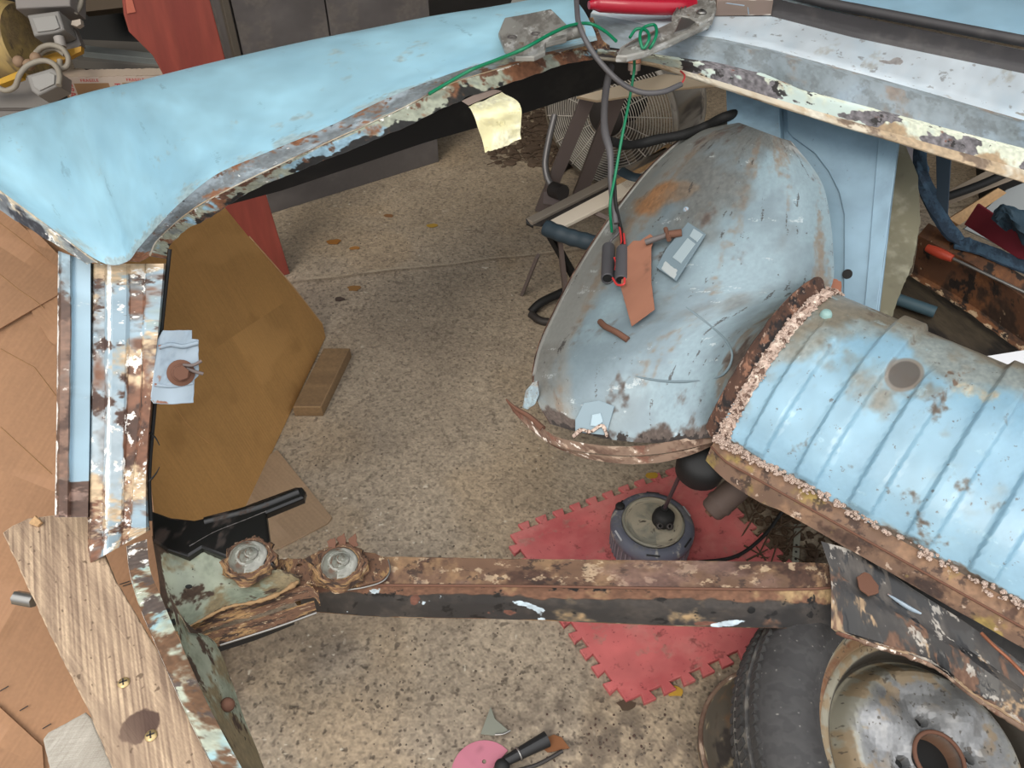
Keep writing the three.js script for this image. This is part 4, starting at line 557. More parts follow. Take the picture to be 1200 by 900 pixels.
// ribbed seat pan
const RB = (() => {
  const A = H(838, 515, 0.465), B = H(1200, 716, 0.46), along1 = B.clone().sub(A); along1.y = 0; const len = along1.length(); along1.normalize();
  const C = H(975, 348, 0.555), g = C.clone().sub(A); g.y = 0; const gl = g.length(); g.normalize();
  const prof = [[0, 0], [0.018, 0.03], [0.05, 0.07], [0.1, 0.112], [0.16, 0.145], [0.23, 0.163], [0.31, 0.162], [0.39, 0.142], [gl, 0.092], [gl + 0.02, 0.04]].map((p) => V(p[0], p[1], 0));
  return { A, along1, len, g, at: (s, t) => { const p = along(prof, t, true); return A.clone().addScaledVector(along1, s).addScaledVector(g, p.x).add(V(0, p.y, 0)); } };
})();
{
  const L = 0.98, S = { at: (u, v) => RB.at(u * L, v) }; S.nrm = (u, v) => { const e = 0.004, a = S.at(clamp(u + e), v).sub(S.at(clamp(u - e), v)), b = S.at(u, clamp(v + e)).sub(S.at(u, clamp(v - e))), n = a.cross(b).normalize(); return n.y < 0 ? n.negate() : n; };
  const rib = (s, v) => { let h = 0; for (let k = 0; k < 9; k++) { const c = 0.076 + 0.103 * k, w = 0.019 + 0.005 * v, d = Math.abs(s - c), r = ss(w + 0.0045, w - 0.0035, d), end = k % 2 ? 1 : ss(0.66, 0.5, v); h += r * end * ss(0.02, 0.07, v) * ss(0.99, 0.93, v); } return h; };
  const pl = S.at(0, 0); const uvOf = (px, py) => { let b = null, bd = 1e9; for (let i = 0; i <= 120; i++) for (let j = 0; j <= 60; j++) { const q = project(S.at(i / 120, j / 60)), d = (q[0] - px) ** 2 + (q[1] - py) ** 2; if (d < bd) { bd = d; b = [i / 120, j / 60]; } } return b; };
  const o1 = uvOf(1058, 436), o2 = uvOf(1120, 440), o3 = uvOf(1150, 462), o4 = uvOf(970, 370);
  M.ribbed = worn(1024, 512, 0.98, 0.5, [136, 176, 196], [
    { c: [124, 166, 190], f: 6, th: 0.5, w: 0.12, a: 0.6, g: 0.1 }, { c: [142, 140, 128], f: 7, th: 0.5, w: 0.1, at: (u, v) => 0.34 * ss(0.5, 0.72, v + 0.25 * ss(0.2, 0, u)) - 0.16, a: 0.75 }, { c: [122, 106, 84], f: 9, th: 0.54, w: 0.08, at: (u, v) => 0.2 * ss(0.6, 0.8, v) - 0.1, a: 0.7 },
    { c: [186, 166, 134], f: 26, th: 0.5, w: 0.1, at: (u, v) => -0.4 + 0.5 * spot(u, v, { u: o3[0], v: o3[1], ru: 0.07, rv: 0.07 }), a: 0.8 }, { c: [110, 86, 70], f: 26, th: 0.5, w: 0.03, at: (u, v) => -0.4 + 0.52 * spot(u, v, { u: o2[0], v: o2[1], ru: 0.05, rv: 0.09 }), a: 0.85 },
    { c: [96, 82, 70], f: 20, th: 0.52, w: 0.06, at: (u, v) => 0.3 * ss(0.08, 0, v) - 0.16 + 0.03 * u, r: 0.9 }, { c: [86, 80, 76], f: 90, th: 0.7, w: 0.02, a: 0.7 }, { c: [150, 186, 200], f: 60, fx: 0.5, th: 0.68, w: 0.03, a: 0.5 },
  ], { ds: 0.1, r: 0.33, coat: 0.3, extra: (S2, u, v) => { const d = Math.hypot((u - o1[0]) / 0.026, (v - o1[1]) / 0.055); lay(S2, [84, 74, 66], ss(1.05, 0.9, d) * 0.9, 0.8); lay(S2, [124, 96, 74], ss(1.3, 1.1, d) * ss(0.9, 1, d) * 0.6); } });
  const pan = CP('ribbed_pan', shell([[]], { sampler: S, nu: 420, nv: 60, th: 0.002, crease: 1.0, disp: (u, v) => 0.0125 * rib(u * L, v) }), M.ribbed, 'pale blue ribbed pan with pressed ribs');
  const lowEdge = Array.from({ length: 24 }, (_, i) => RB.at(L * i / 23, 0)), gd = RB.g;
  const f1 = lowEdge.map((p, i) => { const w = i === 0 ? 0.4 : 1; return p.clone().addScaledVector(gd, -0.026 * w).add(V(0, -0.012, 0)); }), f2 = f1.map((p, i) => p.clone().addScaledVector(gd, -0.012).add(V(0, -0.03 - 0.012 * Math.exp(-(((i - 2.6) / 1.0) ** 2)), 0)));
  CP('pan_flange', strip([lowEdge.map((p) => p.clone().add(V(0, 0.004, 0)).addScaledVector(gd, 0.006)), f1, f2], { nu: 140, per: 4, crease: 0.5, rag: { v1: 0.15, f: 18 } }), M.rustFlange, 'rust covered flange below the pan');
  CP('flange_edge', tube(f1, 0.0022, { n: 100, k: 6 }), M.rustIron, 'raised rust edge');
  // seam against the wheel arch
  const lineAt = (ds, dy) => Array.from({ length: 22 }, (_, i) => RB.at(ds, i / 21 * 0.88).add(V(0, dy, 0)));
  CP('seam_gutter', shell([lineAt(0.008, 0.001), lineAt(-0.002, -0.001), lineAt(-0.012, 0.002), lineAt(-0.02, 0.012), lineAt(-0.024, 0.022)], { nu: 90, nv: 14, disp: (u, v) => 0.005 * (fbm(u * 50, v * 8, 3) - 0.5) }), M.rustSeam, 'dark rusty seam between arch and pan');
  CP('sealant_bed', shell([lineAt(-0.001, 0), lineAt(0.006, 0.006), lineAt(0.016, 0.007), lineAt(0.025, 0.001)], { nu: 240, nv: 12, rag: { v0: 1.2, v1: 1.4, f: 60 }, disp: (u, v) => 0.012 * (fbm(u * 110, v * 6, 3) - 0.5) }), M.sealant, 'cracked pinkish seam sealer bed');
  const lumps = []; const ico = [0, 1, 2].map((k) => { const g = new THREE.IcosahedronGeometry(1, 1).toNonIndexed(), p = g.attributes.position; for (let i = 0; i < p.count; i++) { const x = p.getX(i), y = p.getY(i), z = p.getZ(i), s = 0.75 + 0.5 * fbm(x * 2 + k * 9 + 20, y * 2 + z * 1.7 + 20, 2); p.setXYZ(i, x * s, y * s * 0.6, z * s); } g.computeVertexNormals(); return g; });
  const lump = (p, r) => { const g = ico[Math.floor(rnd() * 3)].clone(); g.scale(r, r, r * rr(0.7, 1.2)); g.rotateY(rnd() * 6); g.translate(p.x, p.y, p.z); lumps.push(g); };
  for (let i = 0; i < 420; i++) { const t = rnd(); lump(RB.at(rr(0.0, 0.024) + 0.003 * Math.sin(t * 40), t * 0.87).add(V(0, 0.006, 0)), rr(0.0016, 0.0042)); }
  for (let i = 0; i < 520; i++) { const s = Math.pow(rnd(), 1.5) * 0.6; if (s > 0.2 && rnd() < 0.6) continue; const e = 0.5 + 0.5 * fbm(s * 30, 2, 2); lump(RB.at(s, rr(0, 0.045) * e).addScaledVector(gd, rr(-0.016, 0.002) * e).add(V(0, 0.003, 0)), rr(0.0018, 0.0055)); }
  CP('seam_sealant', mergeGeometries(lumps), M.sealant, 'crumbling pinkish seam sealer', car, 'stuff');
  const nub = RB.at(0.03, 0.8); CP('rubber_plug', lathe([[0, 0.01], [0.008, 0.009], [0.011, 0.004], [0.012, -0.002]], UP, H(968, 369, 0.632), 18), plain(0x8fb0ac, 0.5), 'small pale green plug on the pan');
}
// parts underneath: chassis leg, bump stop, exhaust stub, brake pipe
{
  const t0 = HL([[962, 634, 0.42], [1010, 650, 0.415], [1070, 690, 0.41], [1140, 735, 0.405], [1215, 790, 0.4], [1260, 822, 0.4]]), t1 = HL([[972, 664, 0.4], [1015, 690, 0.395], [1080, 728, 0.39], [1145, 768, 0.385], [1215, 820, 0.38], [1260, 850, 0.38]]), t2 = HL([[974, 736, 0.36], [1030, 752, 0.36], [1090, 772, 0.36], [1140, 808, 0.36], [1210, 852, 0.36], [1260, 884, 0.36]]), t3 = HL([[980, 741, 0.352], [1032, 759, 0.35], [1092, 780, 0.35], [1140, 816, 0.35], [1210, 860, 0.35], [1260, 892, 0.35]]);
  const leg = CP('chassis_leg', strip([t0, t1, t1.map((p, i) => p.clone().lerp(t2[i], 0.35).add(V(0, 0.008, 0))), t2, t3], { nu: 90, per: 6, crease: 0.5, rag: { v1: 1.2, f: 40 }, disp: undefined }), M.chassis, 'black and rust chassis leg with flaking paint');
  CP('leg_edge', tube(t3, 0.004, { n: 90, k: 6, taper: (t) => 0.4 + 1.2 * fbm(t * 40, 6, 3) }), M.archFlange, 'pale crusted lower edge', leg);
  CP('leg_tab', slab(HL([[1004, 676], [1016, 668], [1030, 686], [1030, 694], [1018, 698], [1008, 690]], 0.405), 0.004, { rough: 0.002 }), M.rustIron, 'rusty tab', leg);
  CP('scraped_edge', tube(HL([[1040, 696, 0.4], [1065, 712, 0.396], [1085, 722, 0.392]]), 0.003, { k: 6, taper: (t) => 0.4 + Math.sin(t * 3) }), M.whitePlate, undefined, leg);
  CP('bump_stop', lathe([[0, -0.05], [0.03, -0.048], [0.046, -0.03], [0.05, 0], [0.048, 0.03], [0, 0.035]], V(0.1, 1, 0), H(822, 543, 0.39), 28), M.black, 'round black rubber stop under the arch');
  const pa = H(832, 600, 0.26), pb = H(882, 556, 0.34), pd = pb.clone().sub(pa).normalize(), pipe = CP('exhaust_stub', lathe([[0, 0], [0.014, 0], [0.022, 0.001], [0.026, 0.006], [0.027, 0.02], [0.03, 0.024], [0.03, 0.03], [0.028, 0.034], [0.028, 0.2], [0, 0.2]], pd, pa, 28), plain(0x5e504a, 0.75, 0.2), 'brown steel tube end under the pan');
  CP('tube_lug', rod(pa.clone().addScaledVector(pd, -0.006), pa.clone().addScaledVector(pd, 0.004), 0.009, 10), M.rustIron, undefined, pipe);
  CP('brake_pipe', tube(HL([[1150, 742, 0.425], [1164, 756, 0.43], [1182, 772, 0.435], [1202, 792, 0.44], [1240, 826, 0.44]]), 0.0028, { k: 8 }), plain(0xb87a5e, 0.35, 0.7), 'copper brake pipe');
}
// the far side of the shell, seen through the gap right of the side panel
{
  CP('outer_arch', slab(ZL([[1032, 160, 1.86], [1062, 172, 1.86], [1076, 205, 1.86], [1079, 260, 1.87], [1070, 310, 1.88], [1052, 352, 1.89], [1044, 376, 1.9], [1026, 372, 1.9]]).map((p) => p), 0.004, { rough: 0.002, unit: true }), worn(128, 256, 0.1, 0.25, [112, 108, 82], [{ c: [140, 138, 116], f: 24, th: 0.56, w: 0.06, a: 0.7 }, { c: [84, 78, 58], f: 12, th: 0.54, w: 0.08 }], { flat: true, r: 0.6 }), 'olive outer wheel arch skin');
  const b0 = HL([[1076, 276], [1140, 310], [1205, 352], [1270, 392]], 0.42), b1 = HL([[1070, 318], [1130, 352], [1205, 404], [1270, 450]], 0.3), b2 = HL([[1066, 324], [1126, 362], [1200, 416], [1266, 462]], 0.29);
  CP('side_member', strip([b0.map((p) => p.clone().add(V(0.05, 0.002, -0.06))), b0, b0.map((p, i) => p.clone().lerp(b1[i], 0.5).add(V(0, 0.008, 0))), b1, b2], { nu: 60, per: 5, rag: { v1: 0.8, f: 30 } }), worn(512, 128, 0.5, 0.16, [110, 68, 42], [{ c: [146, 88, 46], f: 14, th: 0.52, w: 0.08, a: 0.7 }, { c: [66, 46, 34], f: 18, th: 0.55, w: 0.06 }, { c: [188, 158, 120], f: 50, th: 0.6, w: 0.04, at: (u, v) => 0.24 * ss(0.75, 0.95, v) - 0.12 }, { c: [40, 32, 28], f: 30, th: 0.6, w: 0.04 }], { flat: true, r: 0.85, bump: 0.002 }), 'rust brown side member');
  CP('side_floor', slab(HL([[1030, 330], [1080, 320], [1300, 460], [1260, 520], [1150, 440], [1030, 385]], 0.26), 0.004, { unit: true }), worn(256, 128, 0.5, 0.3, [58, 50, 40], [{ c: [84, 72, 54], f: 9, th: 0.52, w: 0.1, a: 0.8 }, { c: [34, 30, 28], f: 16, th: 0.56, w: 0.06 }], { flat: true, r: 0.6 }), 'dark stained floor beyond the pan');
  CP('floor_tube', rod(H(1050, 350, 0.29), H(1096, 366, 0.29), 0.016), plain(0x3c5560, 0.6), 'blue grey tube end');
}
// alloy hinge lying on the panel corner, and the terminal nut below the rim
{
  const q = (l, h = 0.946) => HL(l, h);
  const h = CP('hinge', slab(q([[597, 6], [602, -6], [628, -6], [650, 14], [664, 28], [664, 44], [640, 50], [639, 60], [626, 66], [604, 66], [591, 56], [584, 38]]), 0.012, { bevel: 0.003, seg: 3, unit: true, holes: [{ p: H(616, 11, 0.946), r: 0.006 }, { p: H(600, 44, 0.946), r: 0.006 }] }), M.zinc, 'grey cast hinge with three screw holes');
  CP('hinge_barrel', tube(q([[634, 47], [656, 42], [682, 36]], 0.94), 0.014, { k: 16 }), M.zinc, 'hinge barrel', h);
  for (const [x, y] of [[616, 11], [600, 44], [628, 40]]) CP('screw_hole', lathe([[0, -0.001], [0.006, -0.001], [0.007, 0.002], [0.011, 0.002], [0.011, 0]], UP, H(x, y, 0.946), 20), M.doveGrey, undefined, h);
  const a = H(744, 66, 0.862), b = a.clone().add(V(0, -0.014, 0.004));
  const nut = CP('terminal_bolt', rod(a, b, 0.014, 14, 0.016), plain(0xa06c54, 0.7, 0.2), 'rusty terminal bolt under the rim');
  CP('hex_nut', rod(b, b.clone().add(V(0, -0.016, 0.002)), 0.0165, 6), plain(0x9c8a80, 0.5, 0.5), undefined, nut); CP('bolt_tip', rod(b.clone().add(V(0, -0.016, 0.002)), b.clone().add(V(0, -0.026, 0.003)), 0.009, 12), plain(0xb4a296, 0.5, 0.4), undefined, nut);
}

// ---------- the loose wheel and what lies under it ----------
{
  const c = H(1099, 890, 0.17), n = V(0.15, 0.96, 0.16).normalize(), base = V(c.x, 0, c.z), t = thing('spare_wheel', 'steel wheel with a worn black tyre lying under the rusty chassis leg', 'wheel', base);
  const k = 0.245 / 0.19, pr = (l) => l.map((p) => new THREE.Vector2(p[0] * k, p[1] * k));
  // heights along the axle: hub face 0, rim lip +0.05
  const tp = [[0.186, 0.046], [0.2, 0.058], [0.222, 0.062], [0.246, 0.054], [0.262, 0.04], [0.268, 0.03], [0.27, 0.018], [0.264, 0.016], [0.264, 0.01], [0.272, 0.008], [0.274, -0.02], [0.267, -0.022], [0.267, -0.028], [0.273, -0.03], [0.268, -0.048], [0.255, -0.062], [0.225, -0.07], [0.2, -0.07], [0.186, -0.066], [0.182, -0.03], [0.186, 0.046]];
  const tyre = part('tyre', aim(toCreasedNormals(new THREE.LatheGeometry(pr(tp), 96), 0.7), n, c), M.rubberTyre, t, 'black tyre with dusty tread');
  const lugs = [], bl = new THREE.BoxGeometry(0.012, 0.024, 0.011); for (let i = 0; i < 120; i++) for (const [y, r] of [[0.026, 0.2655], [-0.006, 0.2715], [-0.036, 0.268]]) { const g = bl.clone(), a = (i + (y < 0 ? 0.5 : 0)) / 120 * 6.2832; g.rotateX(0.35); g.translate(r * k, y * k, 0); g.rotateY(a); lugs.push(g); }
  part('tread', aim(mergeGeometries(lugs), n, c), plain(0x3c3b3a, 0.9), tyre, 'tread blocks', 'stuff');
  const rp = [[0.0, -0.04], [0.03, -0.04], [0.031, 0.0], [0.034, 0.003], [0.04, 0.002]], nr = 84, na = 160, pos = [], uv = [], idx = [];
  const face = (r, a) => {   // height of the pressed disc
    let h;
    if (r < 0.033) h = -0.03; else if (r < 0.036) h = lerp(-0.03, 0.004, (r - 0.033) / 0.003); else if (r < 0.085) h = 0.003 - 0.004 * ss(0.04, 0.06, r); else if (r < 0.142) h = -0.001 + 0.006 * Math.sin(Math.PI * (r - 0.085) / 0.06) - 0.034 * ss(0.114, 0.142, r);
    else if (r < 0.146) h = -0.034; else if (r < 0.15) h = lerp(-0.034, -0.002, (r - 0.146) / 0.004); else if (r < 0.165) h = -0.002 + 0.006 * Math.sin(Math.PI * (r - 0.15) / 0.018); else if (r < 0.168) h = lerp(0.002, 0.012, (r - 0.165) / 0.003); else if (r < 0.18) h = 0.012 + 0.003 * (r - 0.168) / 0.012; else if (r < 0.183) h = lerp(0.015, 0.028, (r - 0.18) / 0.003); else h = 0.028 + 0.005 * Math.sin(Math.PI * clamp((r - 0.183) / 0.011));
    for (let i = 0; i < 4; i++) {
      const b = i * Math.PI / 2 + 0.1, x = r * Math.cos(a) - 0.05 * Math.cos(b), y = r * Math.sin(a) - 0.05 * Math.sin(b), d = Math.hypot(x, y);
      if (r > 0.036) { h -= 0.005 * ss(0.022, 0.012, d); if (d < 0.0085) h -= 0.02 * ss(0.0085, 0.0065, d); }
      const b2 = b + Math.PI / 4, x2 = r * Math.cos(a) - 0.078 * Math.cos(b2), y2 = r * Math.sin(a) - 0.078 * Math.sin(b2), e = Math.hypot(x2, y2); if (r > 0.04) h += 0.016 * ss(0.045, 0.008, e);
    }
    return h;
  };
  for (let j = 0; j <= nr; j++) for (let i = 0; i <= na; i++) { const r = 0.194 * j / nr, a = i / na * Math.PI * 2; pos.push(r * k * Math.cos(a), face(r, a) * k, -r * k * Math.sin(a)); uv.push(0.5 + 0.5 * j / nr * Math.cos(a), 0.5 + 0.5 * j / nr * Math.sin(a)); }
  for (let j = 0; j < nr; j++) for (let i = 0; i < na; i++) { const a = j * (na + 1) + i, b = a + na + 1; idx.push(a, b, a + 1, b, b + 1, a + 1); }
  const g = new THREE.BufferGeometry(); g.setAttribute('position', new THREE.Float32BufferAttribute(pos, 3)); g.setAttribute('uv', new THREE.Float32BufferAttribute(uv, 2)); g.setIndex(idx);
  const rim = part('wheel_rim', aim(toCreasedNormals(g, 0.8), n, c), M.rim, t, 'silver steel rim with rusty flange');
  const hubR = new THREE.TorusGeometry(0.0345 * k, 0.003 * k, 8, 40).rotateX(Math.PI / 2); hubR.translate(0, 0.004 * k, 0); part('hub_ring', aim(hubR, n, c), M.rustIron, rim, 'rusty ring round the centre hole');
  part('hub_hole', aim(new THREE.CylinderGeometry(0.033 * k, 0.033 * k, 0.002, 32).translate(0, -0.029 * k, 0), n, c), M.black, rim);
  for (let i = 0; i < 4; i++) { const b = i * Math.PI / 2 + 0.1; part('bolt_hole', aim(new THREE.CylinderGeometry(0.0068 * k, 0.0068 * k, 0.002, 16).translate(0.05 * k * Math.cos(b), -0.019 * k, -0.05 * k * Math.sin(b)), n, c), M.black, rim); }
  const d = H(918, 893, 0.0), dish = thing('steel_drum', 'rusty round steel drum lying on the concrete under the tyre', 'drum', d);
  part('drum_body', lathe([[0, 0.05], [0.1, 0.052], [0.13, 0.046], [0.152, 0.05], [0.164, 0.058], [0.17, 0.052], [0.168, 0.02], [0.16, 0.0], [0, 0]], UP, d, 64), M.dish, dish);
  part('drum_rim', aim(new THREE.TorusGeometry(0.167, 0.005, 8, 72).rotateX(Math.PI / 2), UP, d.clone().add(V(0, 0.055, 0))), M.archFlange, dish, 'crusted pale rim');
}
// ---------- the foam mat and the canister on it ----------
{
  const c = [[598, 626], [807, 549], [972, 713], [734, 821]].map((p) => H(p[0], p[1], 0.012)), out = [], cen = c.reduce((s, p) => s.add(p), V(0, 0, 0)).divideScalar(4);
  for (let e = 0; e < 4; e++) {
    const a = c[e], b = c[(e + 1) % 4], d = b.clone().sub(a), L = d.length(), n = 10; d.normalize(); const o = V(d.z, 0, -d.x); if (o.dot(a.clone().add(b).multiplyScalar(0.5).sub(cen)) < 0) o.negate();
    const P = (s, h) => out.push(a.clone().addScaledVector(d, s * L).addScaledVector(o, h));
    P(0, 0);
    for (let i = 0; i < n; i++) { const s = 0.04 + 0.92 * (i + 0.5) / n, w = 0.92 / n; P(s - w * 0.2, 0); P(s - w * 0.3, 0.02); P(s + w * 0.3, 0.02); P(s + w * 0.2, 0); }
  }
  solo('foam_mat', slab(out, 0.012, { unit: true, bevel: 0.0015 }), M.foam, 'red interlocking foam mat with toothed edges on the concrete', 'mat');
  const p = H(760, 640, 0.013), t = thing('canister', 'round blue and grey canister with a pale lid on the red mat', 'canister', p);
  const blue = worn(256, 128, 0.6, 0.1, [84, 87, 102], [{ c: [96, 96, 100], f: 16, th: 0.5, w: 0.06 }, { c: [150, 146, 136], f: 40, th: 0.62, w: 0.05 }], { flat: true, r: 0.6 });
  part('canister_body', lathe([[0, 0], [0.086, 0], [0.092, 0.008], [0.092, 0.062], [0.097, 0.066], [0.097, 0.078], [0.09, 0.09], [0.078, 0.094], [0.07, 0.09], [0, 0.09]], UP, p, 64), blue, t, 'blue grey ribbed body');
  const ribs = []; for (let i = 0; i < 48; i++) { const g = new THREE.BoxGeometry(0.004, 0.05, 0.004); g.translate(0.0925, 0.036, 0); g.rotateY(i / 48 * 6.2832); ribs.push(g); } part('side_ribs', mergeGeometries(ribs).translate(p.x, p.y, p.z), plain(0x77757a, 0.6), t, undefined, 'stuff');
  part('lid', lathe([[0, 0.096], [0.05, 0.096], [0.062, 0.093], [0.066, 0.098], [0.071, 0.098], [0.073, 0.09], [0, 0.088]], UP, p, 56), worn(256, 256, 0.2, 0.2, [150, 140, 118], [{ c: [108, 108, 96], f: 16, th: 0.52, w: 0.07, a: 0.8 }, { c: [70, 62, 52], f: 60, th: 0.64, w: 0.04 }], { flat: true, r: 0.7 }), t, 'dusty beige lid');
  for (let i = 0; i < 6; i++) { const a = i / 6 * 6.2832 + 0.4, l = new THREE.BoxGeometry(0.004, 0.012, 0.03); l.rotateZ(-0.5); l.translate(0.088, 0.085, 0); l.rotateY(a); l.translate(p.x, p.y, p.z); part('lid_slot', l, i % 3 ? M.black : plain(0xb0b0b2, 0.4, 0.4), t); }
  part('cap', lathe([[0, 0.016], [0.009, 0.016], [0.011, 0.012], [0.011, 0], [0, 0]], UP, p.clone().add(V(-0.072, 0.084, -0.045)), 20), M.black, t, 'small black cap');
  const r0 = p.clone().add(V(0.022, 0.12, -0.012)), r1 = H(797, 556, 0.335), s = thing('jack_rod', 'thin dark rod with a greasy black head standing on the canister lid', 'rod', p.clone().add(V(0.02, 0.098, 0)));
  part('rod', rod(r0, r1, 0.0045, 12), plain(0x54444a, 0.4, 0.4), s);
  part('rod_head', lathe([[0, 0.034], [0.016, 0.033], [0.024, 0.024], [0.026, 0.01], [0.024, 0], [0, 0]], V(0.1, 1, 0), p.clone().add(V(0.02, 0.097, 0)), 24), M.black, s, 'greasy black head'); part('rod_collar', rod(r0.clone().add(V(-0.002, -0.004, 0)), r0.clone().add(r1).multiplyScalar(0.5).lerp(r0, 0.8), 0.008, 12), M.black, s);
  for (const [x, z] of [[-0.01, 0.02], [0.012, 0.022]]) part('head_socket', lathe([[0.004, 0.01], [0.008, 0.01], [0.009, 0], [0.004, 0]], V(0, 0.8, 0.6), p.clone().add(V(0.02 + x, 0.106, z)), 16), M.darkSteel, s);
}
// ---------- timber ----------
{
  const pts = HL([[3, 624], [14, 616], [33, 607], [66, 603], [100, 600], [118, 640], [133, 676], [160, 721], [186, 764], [220, 834], [262, 915], [137, 915], [105, 836], [70, 768], [27, 676]], 0.45), t = thing('timber_board', 'weathered sawn timber board screwed along the left edge of the car body', 'board', V(pts[12].x, 0.428, pts[12].z));
  const axis = H(200, 838, 0.45).sub(H(50, 640, 0.45));
  part('board', slab(pts, 0.022, { x: axis, unit: true, bevel: 0.002, rough: 0.0016, step: 0.012 }), M.plank, t);
  for (const [x, y, l] of [[145, 800, 'brass cross head screw in clean wood'], [177, 862, 'brass cross head screw in a dark stain']]) {
    const p = H(x, y, 0.451), s = part('screw', lathe([[0, 0.0035], [0.006, 0.003], [0.0088, 0.0005], [0.0088, 0], [0, 0]], UP, p, 20), M.brass, t, l);
    for (const a of [0.4, 1.97]) { const b = new THREE.BoxGeometry(0.011, 0.001, 0.002); b.rotateY(a); b.translate(p.x, p.y + 0.0036, p.z); part('cross_slot', b, M.darkSteel, s); }
  }
  part('splinter', slab(HL([[33, 613, 0.456], [41, 604, 0.462], [48, 612, 0.46], [44, 617, 0.455]]), 0.006, { rough: 0.002 }), M.woodPale, t);
  part('bolt', rod(H(18, 700, 0.43), H(40, 704, 0.43), 0.012, 6), M.steel, t, 'grey bolt end at the board edge');
  const q = HL([[50, 866], [56, 858], [100, 834], [108, 842], [140, 915], [62, 920]], 0.405); solo('timber_offcut', slab(q, 0.04, { unit: true, bevel: 0.003, rough: 0.001 }), M.woodGrey, 'pale grey timber offcut tucked under the board at the lower left', 'wood');
  const A = H(346, 488, 0), B = H(379, 488, 0), C = H(412, 419, 0); solo('wood_block', brick(A, B.clone().sub(A), C.clone().sub(B), V(0, 0.038, 0), 0.003), M.woodBlock, 'short brown wood block on the floor beside the tan card', 'wood');
}
// ---------- cardboard ----------
{
  const a = H(100, 890, 0.03), n = V(0.35, 0.8, 0.5).normalize(), q = (l, k = 0) => l.map((p) => PL(p[0], p[1], a, n).addScaledVector(n, k)), t = thing('cardboard_carton', 'flattened brown cardboard carton leaning outside the left edge of the car', 'cardboard', V(a.x, 0, a.z));
  part('carton_panel', slab(q([[-60, 215], [40, 262], [150, 330], [185, 640], [300, 920], [60, 930], [-70, 930]], -0.006), 0.005, { bevel: 0.0006 }), M.cardLeft, t);
  part('flap', slab(q([[-60, 205], [12, 252], [34, 272], [66, 300], [120, 320], [110, 322], [0, 386], [-60, 418]], 0.004), 0.005, { bevel: 0.0006 }), M.cardLeft, t, 'overlapping carton flap'); part('flap', slab(q([[33, 271], [44, 275], [72, 303], [72, 318], [50, 300]], 0.014), 0.004, { bevel: 0.0006 }), M.cardLeft, t);
  part('flap', slab(q([[35, 362], [66, 344], [150, 320], [160, 450], [100, 430], [58, 400]], 0.0), 0.003, { bevel: 0.0006 }), M.cardLeft, t);
  part('flap', slab(q([[-60, 800], [0, 828], [50, 874], [54, 930], [-60, 940]], 0.004), 0.005, { bevel: 0.0006 }), M.cardLeft, t, 'lower carton flap');
  for (const l of [[[0, 322], [22, 340], [40, 352], [52, 362]], [[36, 360], [60, 396], [76, 420]], [[0, 500], [60, 555]], [[0, 408], [40, 430], [70, 470]], [[0, 262], [50, 300]]]) part('fold_line', tube(q(l, l[0][1] === 322 || l[0][1] === 262 ? 0.0042 : -0.0055), 0.0009, { n: 24, k: 5, straight: true }), plain(0x9a7650, 0.9), t);
  for (const [x, y, b] of [[5, 807, 0], [28, 830, 0], [55, 851, 0]]) part('staple', tube(q([[x - 5, y + 3], [x + 5, y - 3]], 0.0005), 0.0011, { n: 4, k: 5 }), M.darkSteel, t, 'dark staple');
  for (const [x, y] of [[146, 683], [150, 685]]) part('staple', tube(q([[x - 6, y + 2], [x + 6, y - 2]], 0.0005), 0.0011, { n: 4, k: 5 }), M.darkSteel, t);
  const e0 = H(382, 396, 0), e1 = H(291, 592, 0), ed = e1.clone().sub(e0), m = ed.clone().cross(V(-0.5, 0.86, 0)).normalize(), w = (l) => l.map((p) => PL(p[0], p[1], e0, m));
  const tan = thing('cardboard_sheet', 'large tan cardboard sheet leaning behind the corner post', 'cardboard', e0.clone());
  const mm = m.dot(EYE.clone().sub(e0)) < 0 ? m.clone().negate() : m;
  part('sheet', slab(w([[120, 290], [190, 262], [258, 236], [292, 278], [340, 333], [378, 380], [382, 396], [291, 592], [240, 660], [120, 640]]).map((p) => (p.y = Math.max(p.y, 0.003), p)), 0.006, { bevel: 0.0008 }), M.cardTan, tan);
  part('worn_edge', tube(w([[292, 277], [340, 332], [377, 379]]), 0.0022, { k: 6 }), M.woodPale, tan, 'pale worn edge'); part('crease_line', tube(w([[200, 470], [222, 500], [245, 520]]).map((p) => p.addScaledVector(mm, 0.0003)), 0.0012, { k: 5 }), plain(0xb88a54, 0.9), tan);
  solo('cardboard_piece', slab(HL([[270, 560], [325, 527], [389, 606], [384, 613], [330, 641], [250, 660], [240, 600]], 0.006), 0.006, { bevel: 0.0008 }), M.cardFloor, 'flat grey brown cardboard piece on the floor behind the black arm', 'cardboard');
}
